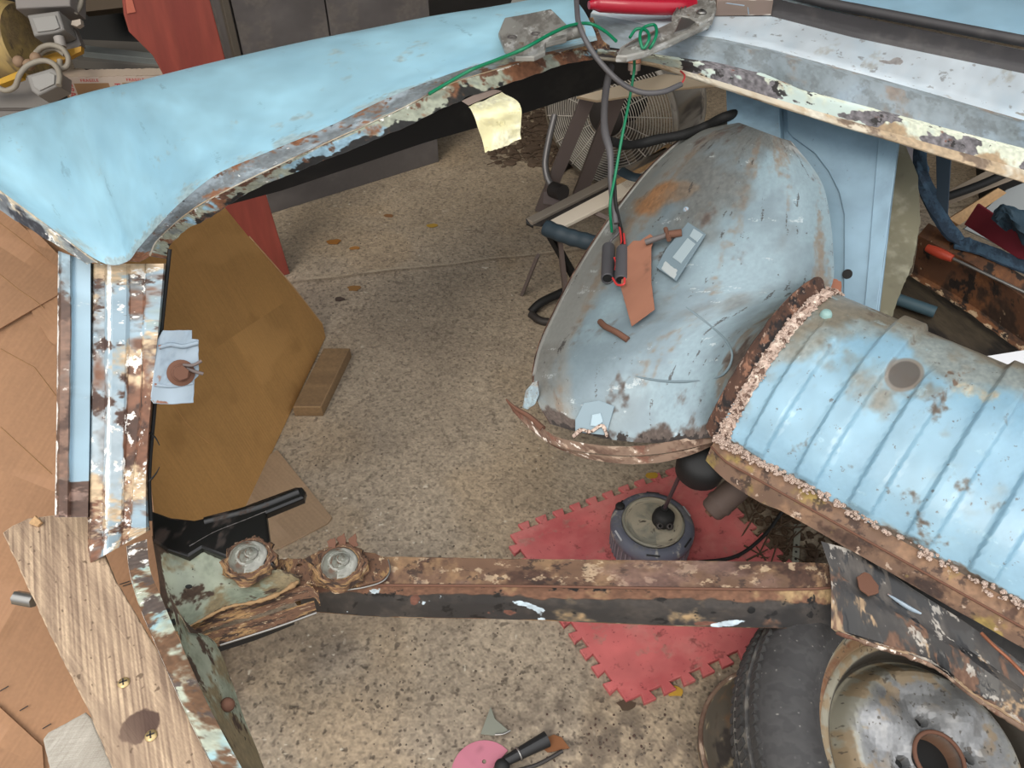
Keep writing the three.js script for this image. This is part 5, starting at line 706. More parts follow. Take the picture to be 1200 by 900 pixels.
// ---------- on the floor ----------
{
  const c = H(567, 906, 0.004), pts = []; for (let i = 0; i <= 40; i++) { const a = 0.75 + i / 40 * 5.6; pts.push(c.clone().add(V(0.063 * Math.cos(a), 0, -0.063 * Math.sin(a)))); } pts.push(c.clone().add(V(0.014, 0, -0.006)));
  solo('sanding_disc', slab(pts, 0.002, { holes: [{ p: c.clone().add(V(0.0, 0, -0.022)), r: 0.004 }] }), worn(128, 128, 0.12, 0.12, [196, 108, 128], [{ c: [170, 90, 106], f: 20, th: 0.56, w: 0.08 }, { c: [110, 60, 70], f: 60, th: 0.68, w: 0.03 }], { flat: true, r: 0.85 }), 'pink sanding disc with a piece missing on the concrete', 'disc');
  solo('metal_shard', slab([H(575, 828, 0.012), H(580, 842, 0.01), H(598, 858, 0.004), H(578, 862, 0.004), H(563, 860, 0.004)], 0.002), plain(0x76786c, 0.6, 0.2), 'grey green triangular metal shard beside the pink disc', 'metal scrap');
  solo('metal_sliver', tube(HL([[580, 861, 0.006], [590, 860, 0.008], [598, 856, 0.008]]), 0.0022, { k: 6 }), M.steel, 'bright metal sliver above the pink disc', 'metal scrap');
  const h0 = H(592, 892, 0.016), h1 = H(641, 866, 0.016), t = thing('tool_handle', 'dark grey tool handle lying beside the pink disc', 'handle', V(h0.x, 0, h0.z));
  part('grip', tube([h0, h0.clone().lerp(h1, 0.3), h1], 0.014, { k: 14, taper: (x) => 0.7 + 0.4 * x }), M.blackPlastic, t); part('band', aim(new THREE.TorusGeometry(0.0125, 0.002, 8, 20).rotateX(Math.PI / 2), h1.clone().sub(h0), h0.clone().lerp(h1, 0.32)), M.steel, t, 'pale wire band'); part('knob', new THREE.SphereGeometry(0.015, 18, 12).translate(h0.x - 0.006, h0.y, h0.z + 0.01), M.black, t);
  part('blade', tube([h0.clone().add(V(0, -0.006, 0.02)), h0.clone().lerp(h1, 0.6).add(V(0.01, -0.008, 0.03)), h1.clone().add(V(0.03, -0.008, 0.02))], 0.004, { k: 6 }), M.darkSteel, t);
  const cord = HL([[760, 661], [815, 659], [862, 652], [896, 627], [912, 606], [926, 588], [936, 570]], 0.018); cord[5].y = 0.03; cord[6].y = 0.05;
  solo('electric_cable', tube(cord, 0.0045, { k: 8 }), M.black, 'thin black cord curving over the red mat towards the ribbed pan', 'cord');
  const sp0 = H(935, 614, 0.01), sp1 = H(932, 660, 0.01), st = thing('metal_strip', 'narrow grey drilled metal strip on the dirty floor right of the mat', 'strip', V(sp0.x, 0, sp0.z));
  const side = V(0.008, 0, 0); part('strip', slab([sp0.clone().sub(side), sp0.clone().add(side), sp1.clone().add(side), sp1.clone().sub(side)], 0.003), plain(0x8f8f82, 0.6, 0.2), st);
  for (const k of [0.55, 0.72, 0.9]) part('hole', lathe([[0, 0.0006], [0.003, 0.0006], [0.003, 0]], UP, sp0.clone().lerp(sp1, k), 10), M.black, st);
  // leaves, twigs, grit
  const leaf = (x, y, r, col, label, yy = 0.004) => { const c = H(x, y, yy), a0 = rnd() * 6; const p = Array.from({ length: 10 }, (_, i) => { const a = i / 10 * 6.2832, k = r * (0.75 + 0.5 * rnd()) * (0.6 + 0.4 * Math.abs(Math.cos(a / 2))); return c.clone().add(V(Math.cos(a + a0) * k, 0.002 * rnd(), Math.sin(a + a0) * k * 0.7)); }); p.forEach((q) => (q.y = c.y)); solo('dead_leaf', slab(p, 0.0012, { bevel: 0.0003 }), plain(col, 0.85), label, 'leaf'); };
  leaf(792, 809, 0.022, 0xb08a30, 'yellow dead leaf at the lower tip of the red mat'); leaf(764, 558, 0.018, 0xa88428, 'small yellow dead leaf at the upper edge of the red mat', 0.014);
  leaf(390, 283, 0.028, 0x8a5a22, 'orange dead leaf on the floor left of the joint'); leaf(506, 264, 0.022, 0xa08030, 'yellow dead leaf on the middle of the floor below the joint'); leaf(415, 338, 0.026, 0x8a6436, 'brown dead leaf on the floor near the tan card'); leaf(416, 290, 0.02, 0x9a6a34, 'tan dead leaf just under the orange one'); leaf(398, 350, 0.02, 0x4a3c34, 'dark dead leaf lowest on the floor near the tan card'); leaf(650, 873, 0.03, 0x7a4e2e, 'rusty brown dead leaf beside the dark handle'); leaf(735, 826, 0.02, 0x4a3a2c, 'dark crumpled leaf under the lower corner of the red mat');
  leaf(455, 252, 0.022, 0x7c5634, 'brown dead leaf far back on the brushed floor');
  const grit = [], bits = [], ico = new THREE.IcosahedronGeometry(1, 0).toNonIndexed();
  const put = (list, p, r, sy = 0.5) => { const g = ico.clone(); g.scale(r * rr(0.7, 1.4), r * sy, r * rr(0.7, 1.4)); g.rotateY(rnd() * 6); g.translate(p.x, p.y + r * sy * 0.5, p.z); list.push(g); };
  for (let i = 0; i < 500; i++) put(grit, H(rr(420, 860), lerp(560, 930, Math.pow(rnd(), 0.6)), 0), rr(0.0012, 0.0032));
  for (let i = 0; i < 160; i++) put(grit, H(rr(340, 660), rr(240, 560), 0), rr(0.0012, 0.003));
  solo('grit', mergeGeometries(grit), plain(0x5e5348, 0.9), 'dark grit scattered over the concrete', 'grit', undefined, 'stuff');
  const twig = (list, p, L) => { const a = rnd() * 6.3, g = new THREE.CylinderGeometry(0.0016, 0.0024, L, 5); g.rotateZ(Math.PI / 2 + rr(-0.15, 0.15)); g.rotateY(a); g.translate(p.x, p.y + 0.006 + 0.012 * rnd(), p.z); list.push(g.toNonIndexed()); };
  for (let i = 0; i < 240; i++) { const p = H(rr(868, 990), rr(560, 668), 0); if (i % 3) put(bits, p, rr(0.004, 0.014), 0.6); else twig(bits, p, rr(0.03, 0.1)); }
  solo('soil_debris', mergeGeometries(bits), plain(0x4e3d2e, 0.95), 'dark soil and twigs on the floor under the ribbed pan', 'debris', undefined, 'stuff');
  const lv = []; for (let i = 0; i < 420; i++) { const p = H(rr(598, 668), rr(112, 196), 0); p.x += rr(-0.1, 0.1); if (i % 4) put(lv, p, rr(0.01, 0.026), 0.35); else twig(lv, p, rr(0.05, 0.16)); }
  solo('leaf_litter', mergeGeometries(lv), plain(0x5a4a3c, 0.95), 'brown leaf litter on the floor in front of the drum fan', 'leaf litter', undefined, 'stuff');
  const chips = []; for (let i = 0; i < 60; i++) put(chips, H(rr(640, 780), rr(830, 900), 0), rr(0.001, 0.003)); solo('rust_flakes', mergeGeometries(chips), plain(0x4a3830, 0.95), 'rust flakes on the floor between the mat and the tyre', 'debris', undefined, 'stuff');
}
// ---------- cables, tag and pliers at the rim ----------
{
  solo('grey_cable', tube(HL([[674, -40, 0.99], [676, 8, 0.97], [679, 30, 0.955], [690, 54, 0.925], [706, 76, 0.895], [728, 97, 0.868], [750, 108, 0.855], [775, 108, 0.85], [798, 99, 0.85]]), 0.0062, { n: 90, k: 12 }), M.greyCable, 'thick grey cable looping down over the panel corner', 'cable');
  solo('red_wire', tube(HL([[797, 100, 0.85], [801, 94, 0.853], [802, 88, 0.85], [792, 80, 0.84], [776, 74, 0.832]]), 0.0022, { k: 7 }), M.redWire, 'short red wire at the end of the grey cable', 'wire');
  const gw = [...HL([[503, 110, 0.88], [525, 97, 0.886], [552, 82, 0.9], [580, 71, 0.93], [612, 58, 0.964], [645, 40, 0.968], [672, 29, 0.96], [692, 28, 0.95], [708, 36, 0.945], [722, 48, 0.942]])];
  solo('green_wire', tube(gw, 0.0038, { n: 120, k: 10 }), M.greenWire, 'green wire running along the opening flange to the pliers', 'wire');
  const coil = HL([[738, 44, 0.965], [746, 34, 0.976], [756, 35, 0.978], [760, 48, 0.975], [754, 57, 0.962], [750, 46, 0.975], [755, 32, 0.98], [766, 29, 0.982], [769, 41, 0.978], [764, 53, 0.965], [756, 62, 0.945]]);
  const drop = [...coil, H(744, 68, 0.9), Z(743, 84, 1.87), Z(737, 120, 1.87), Z(729, 160, 1.86), Z(721, 205, 1.86), Z(715, 240, 1.85), above(717, 272, 0.05)];
  solo('green_wire', tube(drop, 0.0034, { n: 200, k: 10 }), M.greenWire, 'green wire coiled round the plier jaw and hanging over the wheel arch', 'wire');
  const t = thing('wiring_harness', 'dark wiring harness hanging over the wheel arch with two black sleeves', 'cable', Z(720, 300, 1.83));
  part('harness_cable', tube(ZL([[716, 78, 2.02], [711, 100, 1.98], [708, 130, 1.93], [709, 155, 1.9], [715, 180, 1.88], [716, 215, 1.88], [719, 245, 1.87], [722, 262, 1.86]]), 0.0085, { n: 70, k: 10, taper: (x) => 1.1 - 0.35 * x + 0.25 * Math.exp(-(((x - 0.55) / 0.1) ** 2)) }), M.greyCable, t, 'taped dark cable');
  part('harness_wire', tube([Z(722, 240, 1.86), ...[[725, 262], [724, 274], [716, 282], [713, 291]].map((p) => above(p[0], p[1], 0.048))], 0.0028, { k: 8 }), M.greyCable, t); part('harness_wire', tube([Z(720, 205, 1.87), Z(722, 240, 1.86), above(727, 265, 0.045), above(729, 290, 0.045)], 0.004, { k: 8 }), M.black, t);
  for (const [a, b, l] of [[[713, 289], [712, 327], 'left black sleeve'], [[730, 291], [728, 329], 'right black sleeve']]) { const p = above(...a, 0.045), q = above(...b, 0.03), d = q.clone().sub(p), s = part('cable_sleeve', lathe([[0.004, 0], [0.0125, 0], [0.0145, 0.004], [0.0145, d.length() - 0.002], [0.0125, d.length()], [0.0105, d.length() - 0.001], [0.0105, d.length() - 0.02], [0, d.length() - 0.02], [0, 0.004], [0.004, 0]], d, p, 24), plain(0x4c4b4e, 0.5), t, l); part('sleeve_mouth', lathe([[0, 0.001], [0.0102, 0.001], [0.0102, 0]], d, q.clone().addScaledVector(d.clone().normalize(), -0.004), 18), M.black, s); }
  for (const l of [[[726, 266], [728, 280], [728, 292]], [[731, 274], [732, 284], [732, 293]], [[720, 302], [722, 308], [721, 316]], [[718, 326], [724, 334], [731, 333], [732, 326]]]) part('red_lead', tube(l.map((p) => above(p[0], p[1], 0.046)), 0.0024, { k: 7 }), M.redWire, t, 'red lead');
  solo('black_hose', tube(ZL([[716, 166, 1.915], [735, 170, 1.97], [752, 168, 2.0], [772, 163, 2.0], [800, 158, 2.0], [826, 148, 2.0], [850, 137, 1.96], [880, 130, 1.98]]), 0.0115, { n: 70, k: 12, taper: (x) => 0.85 + 0.3 * fbm(x * 14, 3, 2) }), M.black, 'thick black taped hose running behind the wheel arch top', 'hose');
  // card tag on the stub bolt
  const k = meet(ARCH, 748, 330), n = k.n, a = k.p.clone().addScaledVector(n, 0.018), q = (l) => l.map((p) => PL(p[0], p[1], a, n));
  solo('card_tag', slab(q([[733, 291], [742, 282], [750, 282], [762, 274], [767, 279], [763, 290], [763, 330], [767, 362], [740, 382], [727, 336]]), 0.0022, { rough: 0.0006 }), worn(128, 256, 0.08, 0.2, [166, 104, 76], [{ c: [140, 86, 62], f: 20, th: 0.54, w: 0.1, a: 0.7 }, { c: [96, 62, 48], f: 60, th: 0.66, w: 0.04, a: 0.8 }], { flat: true, r: 0.9 }), 'reddish brown card tag hung on the wheel arch', 'tag');
  // yellow tape folded over the flange
  const y = thing('yellow_tape', 'folded pale yellow tape stuck over the opening flange', 'tape', H(580, 140, 0.74));
  const R = [HL([[541, 118, 0.842], [557, 110, 0.842], [573, 103, 0.842]], 0), HL([[549, 124, 0.835], [568, 117, 0.833], [588, 107, 0.835]], 0)], r2 = ZL([[555, 135, 1.72], [580, 128, 1.71], [610, 124, 1.73]]), r3 = ZL([[562, 155, 1.735], [586, 148, 1.72], [610, 146, 1.74]]), r4 = ZL([[569, 180, 1.75], [590, 173, 1.74], [611, 163, 1.75]]);
  part('tape_back', slab([R[0][0], R[0][2], R[1][2].clone().add(V(0, 0.001, 0)), R[1][0].clone().add(V(0, 0.001, 0))], 0.001), plain(0x8a7a72, 0.7), y, 'grey brown tape backing');
  part('tape_face', shell([R[1], r2, r3, r4], { nu: 30, nv: 30, th: 0.0008, rag: { v1: 0.9, f: 8 }, disp: (u, v) => 0.006 * (fbm(u * 4, v * 5, 3) - 0.5) + 0.003 * Math.sin(v * 14 + u * 5) * v }), worn(256, 256, 0.1, 0.12, [238, 230, 170], [{ c: [252, 248, 206], f: 18, th: 0.5, w: 0.1, a: 0.8 }, { c: [206, 196, 132], f: 50, fx: 0.4, th: 0.64, w: 0.04, a: 0.7 }], { flat: true, r: 0.75 }), y, 'yellow tape face with creases');
  // locking pliers
  const p = thing('locking_pliers', 'red handled chrome locking pliers clamped at the panel corner', 'pliers', H(780, 40, 0.94));
  part('handle', tube(HL([[690, 6, 0.968], [700, 5, 0.968], [740, 7, 0.968], [790, 8, 0.965], [812, 4, 0.962]]), 0.017, { n: 60, k: 16, taper: (x) => 0.55 + 0.5 * ss(0, 0.12, x) - 0.15 * ss(0.8, 1, x) }), plain(0xa81c30, 0.28), p, 'glossy red plastic handle');
  part('lower_handle', tube(HL([[694, -8, 0.945], [740, -10, 0.945], [800, -8, 0.945]]), 0.012, { k: 12 }), plain(0xa81c30, 0.28), p, 'second red handle');
  part('jaw', slab(HL([[722, 65], [727, 54], [744, 44], [776, 30], [800, 18], [822, 10], [834, 14], [832, 26], [808, 37], [785, 48], [756, 60], [735, 65]], 0.958), 0.016, { bevel: 0.005, seg: 4, unit: true }), M.zinc, p, 'worn chrome jaw');
  part('jaw_block', slab(HL([[799, 17], [814, 14], [817, 25], [806, 33], [790, 38]], 0.962), 0.02, { bevel: 0.003 }), M.steel, p, 'bright jaw block'); part('jaw_tip', tube(HL([[722, 64, 0.948], [745, 52, 0.956], [770, 42, 0.958]]), 0.0105, { k: 12, taper: (x) => 0.5 + 0.6 * x }), M.steel, p, 'chrome nose');
  part('body', slab(HL([[788, 16], [800, 2], [812, -8], [838, -8], [840, 8], [836, 20], [820, 27], [808, 20]], 0.965), 0.02, { bevel: 0.005, seg: 3, unit: true }), M.zinc, p, 'chrome pivot body');
  const pv = H(822, 15, 0.966); const riv = part('pivot', lathe([[0, 0.006], [0.007, 0.006], [0.011, 0.003], [0.012, 0], [0, 0]], UP, pv, 24), M.steel, p, 'pivot rivet'); part('pivot_hole', lathe([[0, 0.0068], [0.004, 0.0068], [0.004, 0.005]], UP, pv, 16), M.black, riv);
  for (let i = 0; i < 3; i++) part('grip_ridge', tube(HL([[790 + i * 6, 16 - i * 3, 0.967], [801 + i * 6, -2 - i * 3, 0.968]]), 0.0025, { k: 6 }), M.steel, p);
  const b0 = H(838, 19, 0.934), b1 = H(904, 18, 0.934), bk = thing('sanding_block', 'worn brown block resting on the shelf against the rubber seal', 'block', b0.clone());
  part('block', brick(b0, b1.clone().sub(b0), V(0, 0.035, -0.008), V(0.02, 0, -0.07), 0.003), worn(128, 64, 0.12, 0.05, [124, 104, 92], [{ c: [96, 78, 68], f: 20, th: 0.54, w: 0.07 }, { c: [212, 200, 186], f: 50, fy: 4, th: 0.66, w: 0.03 }], { flat: true, r: 0.7 }), bk);
  for (const l of [[[876, 8, 0.957], [877, 16, 0.94]], [[850, 3, 0.968], [872, 6, 0.963]]]) part('scratch', tube(HL(l).map((v) => v.add(V(0, 0, 0.003))), 0.0014, { k: 5 }), M.whitePlate, bk);
}
// ---------- drum fan and folded stand ----------
{
  const n = V(-0.6, 0.0, 0.8).normalize(), R = 0.275, c = H(712, 136, 0.3), t = thing('drum_fan', 'grey drum fan with wire grille on the floor behind the folded stand', 'fan', V(c.x, 0, c.z));
  part('drum', lathe([[R, 0.005], [R + 0.012, 0.0], [R + 0.014, -0.012], [R + 0.004, -0.016], [R, -0.03], [R, -0.2], [R + 0.006, -0.204], [R + 0.014, -0.208], [R + 0.014, -0.22], [R + 0.002, -0.224], [R - 0.004, -0.2], [R - 0.004, 0.0]], n, c, 72), worn(256, 128, 1.7, 0.25, [168, 162, 152], [{ c: [140, 124, 100], f: 5, th: 0.52, w: 0.08, a: 0.7 }, { c: [92, 86, 80], f: 16, th: 0.6, w: 0.06 }], { flat: true, r: 0.5, m: 0.2 }), t, 'dusty metal drum');
  const wires = []; for (let i = 0; i < 19; i++) { const r = 0.075 + i * 0.0108; wires.push(new THREE.TorusGeometry(r, 0.0017, 5, 60).rotateX(Math.PI / 2).translate(0, 0.012 * (1 - (r / R) ** 2), 0)); }
  for (let i = 0; i < 16; i++) { const g = new THREE.CylinderGeometry(0.002, 0.002, R - 0.05, 5); g.rotateZ(Math.PI / 2); g.translate((R + 0.05) / 2, 0.006, 0); g.rotateY(i / 16 * 6.2832); wires.push(g); }
  part('grille', aim(mergeGeometries(wires.map((g) => g.toNonIndexed())), n, c), plain(0xc8c2b8, 0.45, 0.3), t, 'wire grille of concentric rings');
  part('hub', lathe([[0, 0.03], [0.02, 0.03], [0.05, 0.026], [0.07, 0.018], [0.075, 0.004], [0, 0]], n, c, 40), M.darkSteel, t, 'dark round hub'); part('hub_screw', lathe([[0, 0.036], [0.008, 0.035], [0.01, 0.03]], n, c, 16), M.steel, t);
  for (let i = 0; i < 3; i++) { const g = new THREE.BoxGeometry(0.18, 0.004, 0.12); g.rotateX(0.5); g.translate(0.15, -0.09, 0); g.rotateY(i * 2.0944 + 0.5); part('blade', aim(g, n, c), plain(0x6c665e, 0.5, 0.3), t); }
  part('motor', lathe([[0, -0.19], [0.06, -0.19], [0.07, -0.12], [0, -0.12]], n, c, 24), M.black, t);
  const foot = V(c.x, 0, c.z); for (const s of [-1, 1]) { const d = V(0.8, 0, 0.6).multiplyScalar(s * 0.2), m = foot.clone().addScaledVector(n, -0.1).add(d); part('foot', tube([m.clone().addScaledVector(n, 0.16).add(V(0, 0.012, 0)), m.clone().add(V(0, 0.012, 0)), m.clone().addScaledVector(n, -0.14).add(V(0, 0.012, 0))], 0.012, { k: 10 }), M.darkSteel, t); part('bracket', rod(m.clone().add(V(0, 0.012, 0)), m.clone().add(V(0, 0.16, 0)).addScaledVector(d, 0.15), 0.01), M.darkSteel, t); }
  part('handle', tube(ZL([[650, 135, 2.9], [643, 165, 2.9], [639, 195, 2.9], [644, 214, 2.9], [655, 226, 2.9]]), 0.012, { k: 10 }), plain(0x7c7a7a, 0.4, 0.5), t, 'grey tube handle');
  const s = thing('folding_stand', 'brown folded steel stand with a white top strip in front of the fan', 'stand', H(640, 245, 0));
  const bar = (a, b, w, d, nm, m, lb) => { const dir = b.clone().sub(a), L = dir.length(), g = new THREE.BoxGeometry(w, L, d); return part(nm, aim(g, dir, a.clone().add(b).multiplyScalar(0.5)), m, s, lb); };
  bar(H(634, 247, 0), Z(690, 112, 2.66), 0.045, 0.02, 'leg', M.brownSteel); bar(H(676, 236, 0), Z(724, 112, 2.68), 0.05, 0.02, 'leg', M.brownSteel); bar(Z(678, 112, 2.62), Z(735, 106, 2.66), 0.02, 0.03, 'top_bar', M.darkSteel);
  part('hinge_joint', rod(Z(648, 222, 2.82), Z(660, 226, 2.78), 0.028), M.darkSteel, s); part('hinge_plate', slab(ZL([[636, 224, 2.83], [654, 216, 2.83], [664, 222, 2.8], [652, 240, 2.8], [637, 240, 2.83]]), 0.01), M.brownSteel, s);
  const u = thing('folding_trestle', 'pale topped folding trestle with a blue padded roll beside the wheel arch', 'trestle', H(680, 345, 0)), h = 0.42;
  const bx = (a, b, w, d, nm, m, lb) => { const dir = b.clone().sub(a), g = new THREE.BoxGeometry(w, dir.length(), d); return part(nm, aim(g, dir, a.clone().add(b).multiplyScalar(0.5)), m, u, lb); };
  const chan = (k0, k1, m, nm, lb) => part(nm, slab(HL([k0[0], k1[0], k1[1], k0[1]], h), 0.012, { bevel: 0.002 }), m, u, lb);
  chan([[616, 256], [624, 260]], [[780, 172], [788, 178]], plain(0x9a9084, 0.5, 0.3), 'top_rail', 'steel channel'); part('channel_web', slab(HL([[624, 262], [634, 264], [792, 184], [786, 178]], h - 0.012), 0.006), M.darkSteel, u); part('channel_end', slab(ZL([[616, 256], [625, 261], [625, 266], [617, 262]], 2.22), 0.02), M.black, u);
  chan([[637, 262], [650, 270]], [[770, 192], [778, 206]], plain(0xe2d6c4, 0.6), 'pale_strip', 'pale painted strip'); chan([[720, 210], [735, 222]], [[782, 168], [800, 172]], M.woodPale, 'pale_strip');
  part('padded_roll', tube(HL([[640, 267, h - 0.01], [652, 272, h - 0.01], [672, 279, h - 0.015], [692, 284, h - 0.015], [730, 296, h - 0.015]]), 0.024, { n: 50, k: 14, taper: (x) => 0.95 + 0.04 * Math.sin(x * 40) }), plain(0x2a3a44, 0.6), u, 'dark blue padded roll');
  part('padded_roll', tube(HL([[728, 205, h - 0.01], [742, 212, h - 0.01], [760, 214, h - 0.01]]), 0.024, { k: 12 }), plain(0x2a3a44, 0.6), u);
  bx(H(643, 272, h - 0.02), H(700, 372, 0.0), 0.024, 0.014, 'leg', M.black, 'black leg'); bx(H(676, 240, h - 0.02), H(716, 258, h - 0.02), 0.012, 0.012, 'cross_bar', M.brownSteel); bx(H(630, 300, 0.2), H(612, 345, 0.0), 0.02, 0.01, 'leg', M.brownSteel); bx(H(655, 278, h - 0.04), H(668, 385, 0.0), 0.03, 0.012, 'leg', M.brownSteel);
  part('foot', tube(HL([[622, 366, 0.01], [632, 356, 0.03], [660, 342, 0.04]], 0), 0.014, { k: 10 }), M.black, u, 'dark foot'); part('foot', tube(HL([[622, 368, 0.01], [634, 376, 0.012], [660, 378, 0.012]], 0), 0.013, { k: 10 }), M.darkSteel, u);
  const pt = ZL([[676, 113], [700, 106], [780, 86], [830, 92], [842, 99], [790, 104], [740, 112], [700, 118]], 2.5); solo('wood_offcut', slab(pt, 0.02, { bevel: 0.003, unit: true }), plain(0xf2dcbc, 0.8), 'pale wood offcut lying across the stand top under the panel corner', 'wood');
}
// ---------- behind the car ----------
{
  const a = H(318, 251, 0), b = H(515, 190, 0), d = b.clone().sub(a), W = d.length(); d.normalize(); const n = V(-d.z, 0, d.x); if (n.z < 0) n.negate(); const back = n.clone().negate(), j = H(414, 221, 0).sub(a).dot(d), t = thing('steel_cabinet', 'tall dark grey steel cabinet behind the blue panel', 'cabinet', a.clone());
  const m = worn(256, 256, 0.8, 1, [104, 98, 96], [{ c: [88, 82, 80], f: 3, th: 0.52, w: 0.1, a: 0.7, g: 0.1 }, { c: [124, 114, 104], f: 14, th: 0.62, w: 0.06, a: 0.5 }], { flat: true, r: 0.6 });
  const bxx = (x0, x1, y0, y1, f, dp) => brick(a.clone().addScaledVector(d, x0).addScaledVector(n, f).add(V(0, y0, 0)), d.clone().multiplyScalar(x1 - x0), V(0, y1 - y0, 0), back.clone().multiplyScalar(dp), 0.002);
  part('carcass', bxx(0, W, 0.1, 1.75, -0.02, 0.45), m, t); part('plinth', bxx(0, W, 0, 0.1, -0.004, 0.44), m, t, 'base plinth'); part('door', bxx(0.03, j - 0.003, 0.105, 1.74, 0, 0.02), m, t); part('door', bxx(j + 0.003, W, 0.105, 1.74, 0, 0.02), m, t); part('edge_strip', bxx(0, 0.022, 0.1, 1.75, 0.004, 0.03), plain(0x5e564c, 0.6), t);
  // red board
  const r0 = H(340, 321, 0), rn = V(0.5, 0.12, 0.86).normalize(), q = (l) => l.map((p) => PL(p[0], p[1], r0, rn)), red = thing('red_board', 'tall red painted board leaning between the cabinet and the tan card', 'board', r0.clone());
  const lowL = PL(330, 320, r0, rn); const side = V(-0.86, 0, 0.5).multiplyScalar(0.42), bl = r0.clone().add(side);
  part('sheet', slab([...q([[238, -40], [246, 0], [266, 76]]), r0.clone(), bl, ...q([[226, 160], [193, 90], [180, 66], [152, 38], [146, 18], [140, -40]])], 0.02, { unit: true, bevel: 0.003 }), worn(128, 256, 0.5, 1.2, [158, 62, 46], [{ c: [140, 50, 40], f: 4, th: 0.52, w: 0.12, a: 0.6, g: 0.1 }], { flat: true, r: 0.6 }), red);
  part('tape_strip', slab(q([[146, -8], [153, -8], [159, 14], [149, 16]]).map((p) => p.addScaledVector(rn, 0.003)), 0.003), plain(0xc06a54, 0.6), red, 'lighter tape strip');
  // machine with its switch boxes
  const mc = thing('yellow_machine', 'dusty yellow workshop machine with two grey switch boxes', 'machine', V(Z(20, 60, 2.7).x, 0, Z(20, 60, 2.7).z));
  const ym = worn(256, 128, 0.5, 0.4, [186, 154, 84], [{ c: [140, 116, 78], f: 8, th: 0.5, w: 0.1, a: 0.8 }, { c: [100, 84, 64], f: 18, th: 0.6, w: 0.06, a: 0.7 }], { flat: true, r: 0.7 });
  part('machine_body', tube([Z(-60, 62, 2.8), Z(-10, 55, 2.75), Z(34, 48, 2.72)], 0.135, { k: 36, n: 30, taper: (x) => 1 - 0.12 * ss(0.85, 1, x) }), ym, mc, 'rounded yellow housing');
  part('machine_base', slab(ZL([[-60, 96], [30, 86], [60, 96], [66, 160], [-60, 190]], 2.72), 0.3), plain(0x74706c, 0.6), mc, 'grey base'); part('yellow_edge', slab(ZL([[-30, 92], [0, 92], [24, 82], [24, 90], [0, 99], [-30, 101]], 2.62), 0.03), plain(0xc89a28, 0.6), mc, 'yellow painted edge');
  part('pedestal', brick(V(-2.0, 0, -2.62), V(0.4, 0, 0), V(0, 0.43, 0), V(0, 0, -0.3), 0.004), plain(0x5a5450, 0.7), mc);
  const box = (l, z, th, nm, lb) => { const bb = part(nm, slab(ZL(l, z), th, { bevel: 0.008, seg: 3 }), plain(0x8d8a86, 0.6), mc, lb); const cx = l.reduce((s, p) => s + p[0], 0) / l.length, cy = l.reduce((s, p) => s + p[1], 0) / l.length; part('box_cover', slab(ZL(l.map((p) => [lerp(cx, p[0], 0.72), lerp(cy, p[1], 0.66)]), z - 0.006), 0.006, { bevel: 0.002 }), plain(0x9a9894, 0.6), mc); return bb; };
  box([[31, 17], [68, 12], [75, 34], [66, 38], [39, 42]], 2.52, 0.08, 'switch_box', 'upper grey switch box'); box([[30, 88], [60, 79], [69, 84], [68, 100], [44, 112], [36, 106]], 2.5, 0.08, 'switch_box', 'lower grey switch box');
  part('motor_plate', slab(ZL([[14, -20], [82, -20], [82, 7], [18, 10]], 2.55), 0.1, { bevel: 0.006 }), plain(0x8a8480, 0.6), mc, 'grey motor cover'); part('bracket', slab(ZL([[75, 52], [86, 30], [95, 52], [84, 63], [78, 66]], 2.6), 0.03), plain(0x77716c, 0.6), mc); part('yellow_bracket', slab(ZL([[50, 66], [62, 62], [95, 54], [95, 60], [70, 72], [52, 74]], 2.58), 0.02), plain(0xb88a30, 0.6), mc);
  for (const l of [[[42, 62, 2.55], [50, 55, 2.53], [62, 53, 2.52], [74, 58, 2.52], [80, 68, 2.53], [78, 78, 2.53], [71, 80, 2.53], [70, 70, 2.53]], [[-6, 100, 2.52], [6, 106, 2.52], [17, 102, 2.52], [24, 86, 2.5], [34, 76, 2.5], [52, 71, 2.5], [64, 76, 2.5], [70, 88, 2.49], [69, 100, 2.48]], [[44, 66, 2.56], [54, 58, 2.55], [66, 57, 2.54], [76, 64, 2.54]], [[97, -14, 2.6], [94, 6, 2.6], [88, 16, 2.6]]]) part('machine_cable', tube(ZL(l), 0.0085, { n: 60, k: 9 }), plain(0x9a9284, 0.6), mc, 'grey machine cable');
  part('cable_clip', slab(ZL([[84, 24], [94, 22], [95, 28], [90, 31], [83, 29]], 2.56), 0.02), plain(0xb4a89a, 0.6), mc); part('cable_gland', rod(Z(69, 44, 2.54), Z(72, 56, 2.54), 0.016), plain(0xa8a29c, 0.6), mc);
  for (const [x, y] of [[34, 76], [42, 68], [22, 72]]) part('knob', new THREE.SphereGeometry(0.018, 14, 10).translate(...Z(x, y, 2.55).toArray()), plain(0x9a7f66, 0.7), mc);
  // shelf, bar, card box
  const sh = thing('workshop_bench', 'dark bench with a bare steel bar behind the machine', 'bench', V(Z(140, 60, 3.1).x, 0, Z(140, 60, 3.1).z));
